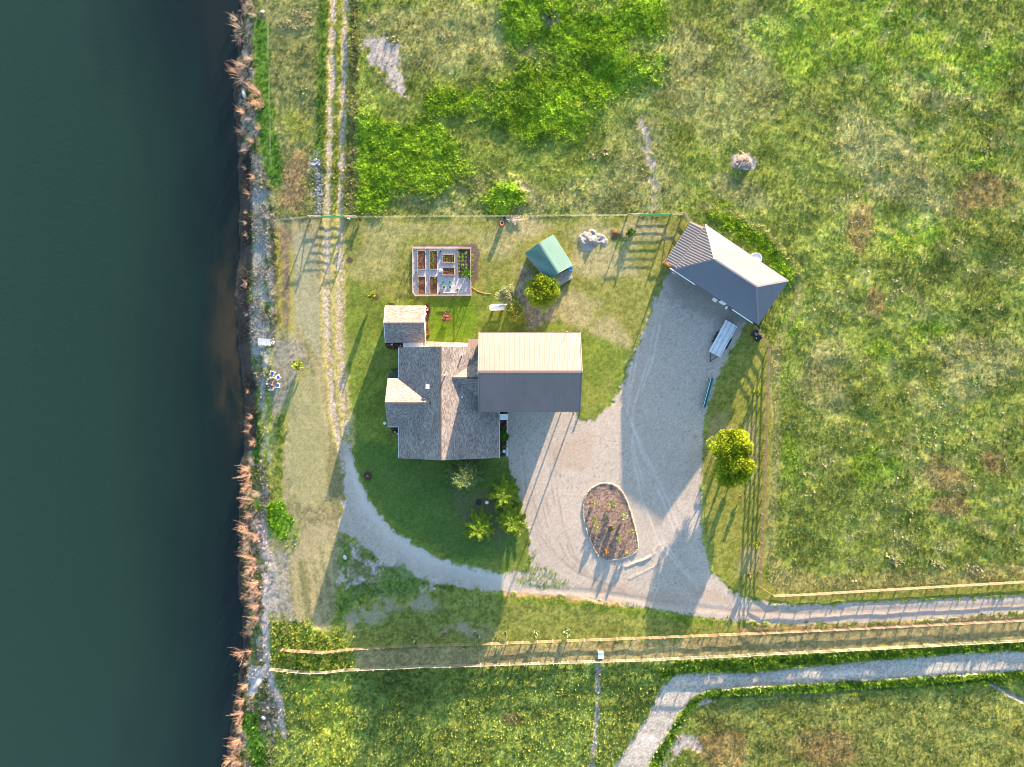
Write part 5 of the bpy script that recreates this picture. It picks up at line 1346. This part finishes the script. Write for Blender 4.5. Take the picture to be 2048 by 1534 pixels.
conifer('blue_spruce', 928, 951, 2.8, 8.2, (.16, .215, .075), 'blue-green spruce close to the south wall of the house', levels=13, nb=12, leaf=.10, dens=2.4)
YS = 'young spruces at the corner of the lawn by the drive'
conifer('young_spruce', 1007, 986, 2.6, 7.8, (.20, .28, .03), 'northernmost of the three bright green young spruces beside the gravel', YS, levels=9, nb=8, leaf=.10, dens=2.6)
conifer('young_spruce', 1025, 1039, 2.6, 7.6, (.20, .28, .03), 'young green spruce at the gravel edge, nearest of the three to the oval bed', YS, levels=9, nb=8, leaf=.10, dens=2.6)
conifer('young_spruce', 958.5, 1052, 2.6, 7.4, (.20, .28, .03), 'westernmost of the three bright green young spruces, on the shaded lawn', YS, levels=9, nb=8, leaf=.10, dens=2.6)
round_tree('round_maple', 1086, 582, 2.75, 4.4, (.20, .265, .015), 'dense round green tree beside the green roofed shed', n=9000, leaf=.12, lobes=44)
round_tree('silvery_tree', 1013.5, 589, 1.6, 2.9, (.27, .29, .16), 'silvery green tree just north-east of the propane tank', n=2600, leaf=.09, lobes=26)
round_tree('small_tree', 1029, 623, 1.65, 2.7, (.25, .28, .05), 'small pale green tree at the east end of the propane tank', n=2800, leaf=.10, lobes=22)
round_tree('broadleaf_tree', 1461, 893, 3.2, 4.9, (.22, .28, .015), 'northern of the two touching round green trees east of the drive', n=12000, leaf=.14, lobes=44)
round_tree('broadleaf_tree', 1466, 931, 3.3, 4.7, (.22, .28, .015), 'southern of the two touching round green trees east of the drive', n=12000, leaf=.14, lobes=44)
# playhouse bits that show from under the two trees
f = empty('tree_bench', G(1437, 912), 'brown wooden platform showing at the west side of the two round trees', 'platform')
p = G(1436.5, 911.5, 1.2)
for k in range(6): MB().box((p.x, p.y - .38 + k * .15, 1.2), (1.1, .135, .04)).build('plank', mat('red_brown_wood', (.36, .22, .15)), f)
for sx in (-1, 1):
    for sy in (-1, 1): MB().box((p.x + sx * .45, p.y + sy * .35, .58), (.09, .09, 1.18)).build('leg', M_DKW, f)
f = empty('bird_house', G(1489, 911), 'small green roofed hutch showing at the east side of the two round trees', 'hutch')
p = G(1489, 911, 2.0); MB().box((p.x, p.y, 1.5), (.6, .7, .8)).build('body', M_GREYW, f)
slope(f, [(p.x - .4, p.y - .5, 1.85), (p.x + .4, p.y - .5, 1.85), (p.x + .4, p.y, 2.15), (p.x - .4, p.y, 2.15)], M_TMETAL, th=.03); slope(f, [(p.x - .4, p.y + .5, 1.85), (p.x + .4, p.y + .5, 1.85), (p.x + .4, p.y, 2.15), (p.x - .4, p.y, 2.15)], M_TMETAL, th=.03)
MB().box((p.x, p.y, .55), (.12, .12, 1.15)).build('post', M_DKW, f)
# saplings
for px, py, r, hh, lb in ((600, 731, .75, 1.5, 'bright yellow-green bush beside the mown strip near the fire ring'), (748, 592.5, .55, 2.0, 'bright green sapling in a ring of bare soil north-west of the outbuilding'), (824, 603, .32, .8, 'tiny bright shrub just outside the garden fence'), (1511, 782, .42, 1.4, 'pale yellow sapling left of the wooden fence, the northernmost there'), (1508, 1086, .4, 1.2, 'yellowish sapling beside the fence east of the oval bed'), (1496, 1147, .42, 1.2, 'small pale sapling near the fence corner at the driveway'), (1480, 992, .35, 1.0, 'small straw coloured sapling south of the two round trees'), (1165, 811, .2, .6, 'tiny bright bush at the south-east corner of the garage'), (725, 1197, .35, .5, 'small yellow weed clump on the dusty ground beside the gravel drive'), (851, 670, .35, .7, 'bright green shrub against the east wall of the outbuilding'), (720, 439, .35, .7, 'lone green weed by the wire fence near the west gate'), (1260, 466, .6, .8, 'leafy weed clump beside the brown dirt heap'), (1100, 30, .7, .8, 'dark leafy shrub at the top of the lush pasture patch')):
    tn = (.20, .26, .03) if 'bright' in lb or 'yellow' in lb else ((.24, .23, .09) if 'pale' in lb or 'straw' in lb else (.07, .14, .02))
    plant('sapling' if 'sapling' in lb else 'bush', px, py, r, hh, tn, lb, 'sapling' if 'sapling' in lb else 'bush', None, 40, 5)
plant('red_bush', 893, 634, .62, 1.0, (.24, .11, .085), 'dark red leaved bush in the middle of the lawn north of the house', 'bush', None, 60, 6)
plant('grey_bush', 791.5, 748, .75, .9, (.12, .15, .11), 'grey-green bush in the bed by the west wall of the house', 'bush', None, 60, 6)
plant('bed_shrub', 1007.5, 858, .4, .8, (.05, .12, .015), 'small green shrub in the bed between canopy and drive', 'shrub', None, 30, 5)
plant('bed_shrub', 1008, 872, .68, 1.1, (.045, .15, .012), 'largest green shrub in the narrow bed beside the driveway', 'shrub', None, 60, 5)
plant('bed_shrub', 1008, 893, .35, .6, (.07, .13, .04), 'small grey-green shrub just north of the mint urn', 'shrub', None, 26, 5)
VS = 'saplings planted in a row north of the rail fence'
names = ['westernmost', 'second from the west', 'third from the west', 'fourth from the west', 'middle, in the house shadow,', 'first sunlit', 'second sunlit', 'easternmost']
for k, (px, py, r) in enumerate(((709, 1271.5, .2), (769.5, 1272.5, .35), (831, 1272.5, .55), (890.5, 1267.5, .35), (953, 1267.5, .5), (1010.5, 1265, .42), (1071.5, 1263.5, .42), (1132.5, 1260, .5))):
    plant('row_sapling', px, py, r * 1.25, 1.5 * r / .5, (.20, .25, .10) if k not in (1, 3) else (.26, .22, .08), names[k] + ' sapling in the row above the orange-brown rail fence', 'sapling', VS, 26, 5)
BP = 'ornamental plants in the oval bed'
for px, py, r, hh, tn, lb in ((1186, 1004, .28, .6, (.24, .24, .08), 'small pale plant near the north-west edge of the oval bed'), (1225, 1007, .42, 1.1, (.14, .22, .05), 'green upright shrub near the top of the oval bed'), (1247, 1028.5, .55, 1.3, (.25, .27, .14), 'largest pale grassy shrub at the east side of the oval bed'), (1188, 1038, .35, .6, (.10, .20, .02), 'rounded bright green shrub at the west side of the oval bed'), (1192, 1053.5, .5, .9, (.23, .25, .13), 'pale tufted shrub below the bright green one in the oval bed'), (1214, 1034, .15, .3, (.35, .36, .03), 'tiny yellow flower clump in the middle of the oval bed'), (1262, 1059, .35, 1.5, (.26, .26, .08), 'thin pale sapling at the east edge of the oval bed'), (1237, 1076, .5, 1.2, (.25, .27, .09), 'pale yellow shrub south-east of the barrel planter'), (1212, 1068, .12, .25, (.10, .24, .03), 'tiny bright green sprout south-west of the barrel planter'), (1190, 1075, .22, .4, (.32, .24, .15), 'tan dry clump beside the small white stone'), (1213, 1099, .45, .7, (.38, .17, .05), 'orange-brown dry shrub at the south end of the oval bed'), (1254, 1103, .38, .6, (.32, .25, .13), 'tan dry grass clump at the south-east corner of the oval bed'), (1214, 1015, .16, .4, (.34, .2, .05), 'little orange clump near the upright green shrub'), (1223, 1055, .36, .95, (.12, .14, .03), 'wispy green plant growing in the barrel planter')):
    plant('bed_plant', px, py, r, hh, tn, lb, 'plant', BP, 30, 5)
# ------------------------------------------------------------ bare shrubs along the river
M_RUSTW = mat('rust_twigs', (.34, .215, .15), rough=.9, var=.35, vscale=2)
M_TANW = mat('grey_tan_twigs', (.26, .215, .175), rough=.9, var=.35, vscale=2)
def bare_shrub(material, seed, n=27, spread=1.3, L=2.3):
    rr = random.Random(seed); B = MB()
    for k in range(n):
        a = PI + rr.gauss(0, spread * .62); tilt = rr.uniform(.25, 1.15); l = L * rr.uniform(.5, 1.0)
        d = Vector((math.cos(a) * math.sin(tilt), math.sin(a) * math.sin(tilt), math.cos(tilt)))
        b0 = Vector((rr.gauss(0, .15), rr.gauss(0, .15), -.1)); cv = Vector((rr.gauss(0, .18), rr.gauss(0, .18), rr.uniform(-.05, .25))) * l
        p1 = b0 + d * l * .5 + cv * .3; p2 = b0 + d * l + cv
        B.tube([b0, p1, p2], [.026, .018, .006], 3, False)
        for q in range(4):
            t = rr.uniform(.3, .95); s = (b0.lerp(p1, t * 2) if t < .5 else p1.lerp(p2, t * 2 - 1))
            e_ = d + Vector((rr.gauss(0, .6), rr.gauss(0, .6), rr.uniform(0, .6))); B.tube([s, s + e_ * l * rr.uniform(.12, .28)], [.014, .006], 3, False)
    return B
protos = {}
SH = [(470, 38, 1.5, 0), (482, 60, 2.0, 0), (478, 78, 1.6, 0), (502, 10, 1.6, 0), (508, 32, 1.3, 0), (492, 22, 1.3, 0), (486, 132, 2.0, 0), (474, 150, 1.7, 1), (484, 158, 1.6, 0), (500, 118, 1.5, 0), (516, 188, 2.3, 1), (522, 212, 2.4, 1), (500, 215, 1.4, 0), (486, 226, 1.6, 1), (498, 238, 1.4, 0), (517, 256, 1.3, 1), (484, 268, 1.4, 1), (492, 300, 1.5, 0), (503, 284, 1.4, 1), (507, 356, 1.1, 1), (488, 336, .8, 0), (497, 388, 1.1, 1), (490, 425, .7, 0), (489, 446, .7, 0), (491, 470, .8, 0), (490, 566, 1, 0), (492, 628, .6, 0), (494, 782, .7, 1), (502, 835, 1, 1), (499, 852, .9, 1), (508, 884, 1.3, 1), (494, 862, .8, 1),
 (496, 935, 1.9, 1), (504, 920, 1.3, 0), (497, 950, 2.0, 1), (500, 972, 1.9, 1), (492, 990, 1.4, 0), (503, 1000, 1.6, 1), (490, 1008, 1.3, 1), (510, 985, 1.2, 0), (500, 1032, 1.3, 1), (492, 1052, 1.8, 1), (498, 1068, 2.0, 1), (512, 1072, 1.4, 1), (496, 1090, 1.7, 0), (492, 1105, 1.5, 1), (505, 1118, 2.0, 1), (508, 1136, 1.9, 1), (493, 1150, 1.3, 0), (511, 1165, 2.0, 1), (517, 1186, 1.5, 1), (504, 1196, 1.3, 0), (492, 1190, 1.4, 1), (513, 1210, 1.7, 1), (510, 1236, 1.6, 1), (503, 1246, 1.5, 1), (500, 1266, 1.3, 1),
 (484, 1302, 2.1, 1), (498, 1302, 1.2, 1), (492, 1325, 1, 0), (490, 1372, 1.2, 1), (484, 1400, 1.7, 1), (482, 1425, 1.7, 1), (478, 1438, 1.4, 1), (481, 1455, 1.3, 0), (477, 1476, 1.7, 1), (474, 1496, 1.7, 1), (468, 1516, 2.2, 1), (478, 1527, 1.5, 1)]
LBL = {0: 'bare grey-tan shrub leaning from the bank over the river', 1: 'bare rust coloured shrub leaning from the bank over the river'}
GRP = {0: 'bare grey-tan shrubs along the river', 1: 'bare rust coloured shrubs along the river'}
SH.sort(key=lambda s_: s_[1])
ONES = ['first', 'second', 'third', 'fourth', 'fifth', 'sixth', 'seventh', 'eighth', 'ninth', 'tenth', 'eleventh', 'twelfth', 'thirteenth', 'fourteenth', 'fifteenth', 'sixteenth', 'seventeenth', 'eighteenth', 'nineteenth', 'twentieth']
def nth(i): return ONES[i] if i < 20 else ['twenty', 'thirty', 'forty'][(i + 1) // 10 - 2] + ('-' + ONES[(i + 1) % 10 - 1] if (i + 1) % 10 else '')
cnt = {0: 0, 1: 0}
for k, (px, py, s, ty) in enumerate(SH):
    v = (ty, k % 4)
    p = GZ(px + 5, py)
    if v not in protos:
        o = bare_shrub(M_TANW if ty == 0 else M_RUSTW, 40 + v[1] + 10 * ty).build('bare_shrub', M_TANW if ty == 0 else M_RUSTW); protos[v] = o
    else:
        o = protos[v].copy(); C.objects.link(o)
    o.location = p; o.rotation_euler = (0, 0, R.uniform(-.5, .5)); q = s / 2.0 * R.uniform(.9, 1.1); o.scale = (q, q, q * .9)
    where = 'above the river steps' if py < 680 else ('beside the mown oval' if py < 1000 else ('near the lush green pad' if py < 1260 else 'below the rail fence ends'))
    tag(o, 'bare ' + ('rust coloured' if ty else 'grey-tan') + ' shrub, ' + nth(cnt[ty]) + ' from the top of the bank, ' + where, 'shrub', GRP[ty]); cnt[ty] += 1
# ------------------------------------------------------------ uncountable weeds and grass tufts
def scatter(name, label, cat, mask, dens, hgt, rad, nleaf=3, tone=1.0, cap_n=90000, warm=0.0, colour=None, spread=1.0):
    w_ = np.clip(mask, 0, 1) * dens * STEP * STEP
    inside = (AX > -20) & (AX < 2080) & (AY > -20) & (AY < 1560)
    pick = np.nonzero(RNG.random(len(w_)) < np.where(inside, w_, 0))[0]
    if len(pick) > cap_n: pick = RNG.choice(pick, cap_n, replace=False)
    n = len(pick); P = np.stack([xx[pick], yy[pick], h[pick] - .02], 1) + RNG.uniform(-.09, .09, (n, 3)) * np.array([1, 1, 0])
    t = col[pick] * tone if colour is None else V3(*colour) * RNG.uniform(.7, 1.3, (n, 1))
    t = t * (1 + warm * np.array([.5, .25, -.3])) 
    sz = RNG.uniform(.7, 1.35, n)
    V, F, c_ = np_tufts(P, hgt * sz, rad * sz, np.clip(t, .01, .6), nleaf, spread)
    o = np_mesh(name, V, F, c_, None, M_LEAF); tag(o, label, cat, kind='stuff'); return o
sc1 = np.clip(wild * inland * (1 - path) * (mown < .3), 0, 1)
scatter('pasture_grass', 'rough tufted pasture grass over the fields', 'grass', sc1 * (.4 + .6 * (fbm(xx, yy, 2.6, 3, 1) > .5)), 14, .17, .15, 3, 1.08, 140000, .1)
scatter('lush_weeds', 'lush green weeds in dense patches of the fields', 'weeds', lushish * (1 - soft_m) * (1 - mown), 22, .26, .24, 4, 1.2, 45000)
scatter('bank_weeds', 'mixed weeds and dry stalks covering the river bank', 'weeds', fr * (1 - path) * sst(2, 12, X - shore_x(Y) - 7) * (fbm(xx, yy, 2.2, 3, 6) > .44), 18, .22, .18, 4, 1.15, 30000, .1)
scatter('yellow_flowers', 'scattered small yellow flowers in grass', 'flowers', (blobs([(605, 245, 22, 26, 0), (575, 560, 16, 100, 0), (1700, 1400, 120, 20, 0), (1750, 500, 120, 60, 0), (535, 850, 12, 90, 0), (590, 1300, 40, 40, 0)], .6, .1, .3) * (1 - soft_m)) * (1 - mown), 1.6, .2, .13, 3, 1, 6000, 0, (.42, .40, .04))
scatter('straw_tufts', 'pale straw coloured clumps of dead grass', 'grass', blobs([(600, 50, 16, 10, 0), (570, 48, 14, 10, 0), (605, 30, 18, 10, 0), (745, 42, 12, 9, 0), (785, 80, 10, 8, 0), (887, 70, 12, 8, 0), (1186, 310, 8, 8, 0), (1213, 303, 10, 7, 0), (1790, 1120, 20, 8, 30), (1870, 1125, 20, 8, 30), (1950, 1140, 20, 8, 30), (1790, 560, 10, 5, 0), (1900, 590, 10, 5, 0)], .45, .1, .5) + (pale * .06) + (right * (vn(xx, yy, 1.4, 4) > .90) * .35), 10, .26, .24, 4, 1, 22000, 0, (.30, .28, .15))
scatter('drive_weeds', 'low weeds creeping over the edges of the gravel', 'weeds', np.clip(tw * .5 + (np.abs(sdg) < 3) * .35 * (fbm(xx, yy, 1.5, 2, 2) > .5) + (np.abs(sdr) < 4) * .8, 0, 1), 14, .14, .13, 3, 1, 14000, 0, (.12, .16, .04))
scatter('lawn_grass', 'short lawn grass with a few taller blades', 'grass', lawn_m * (1 - gm) * (1 - gardm), 5, .05, .10, 3, 1.25, 30000)
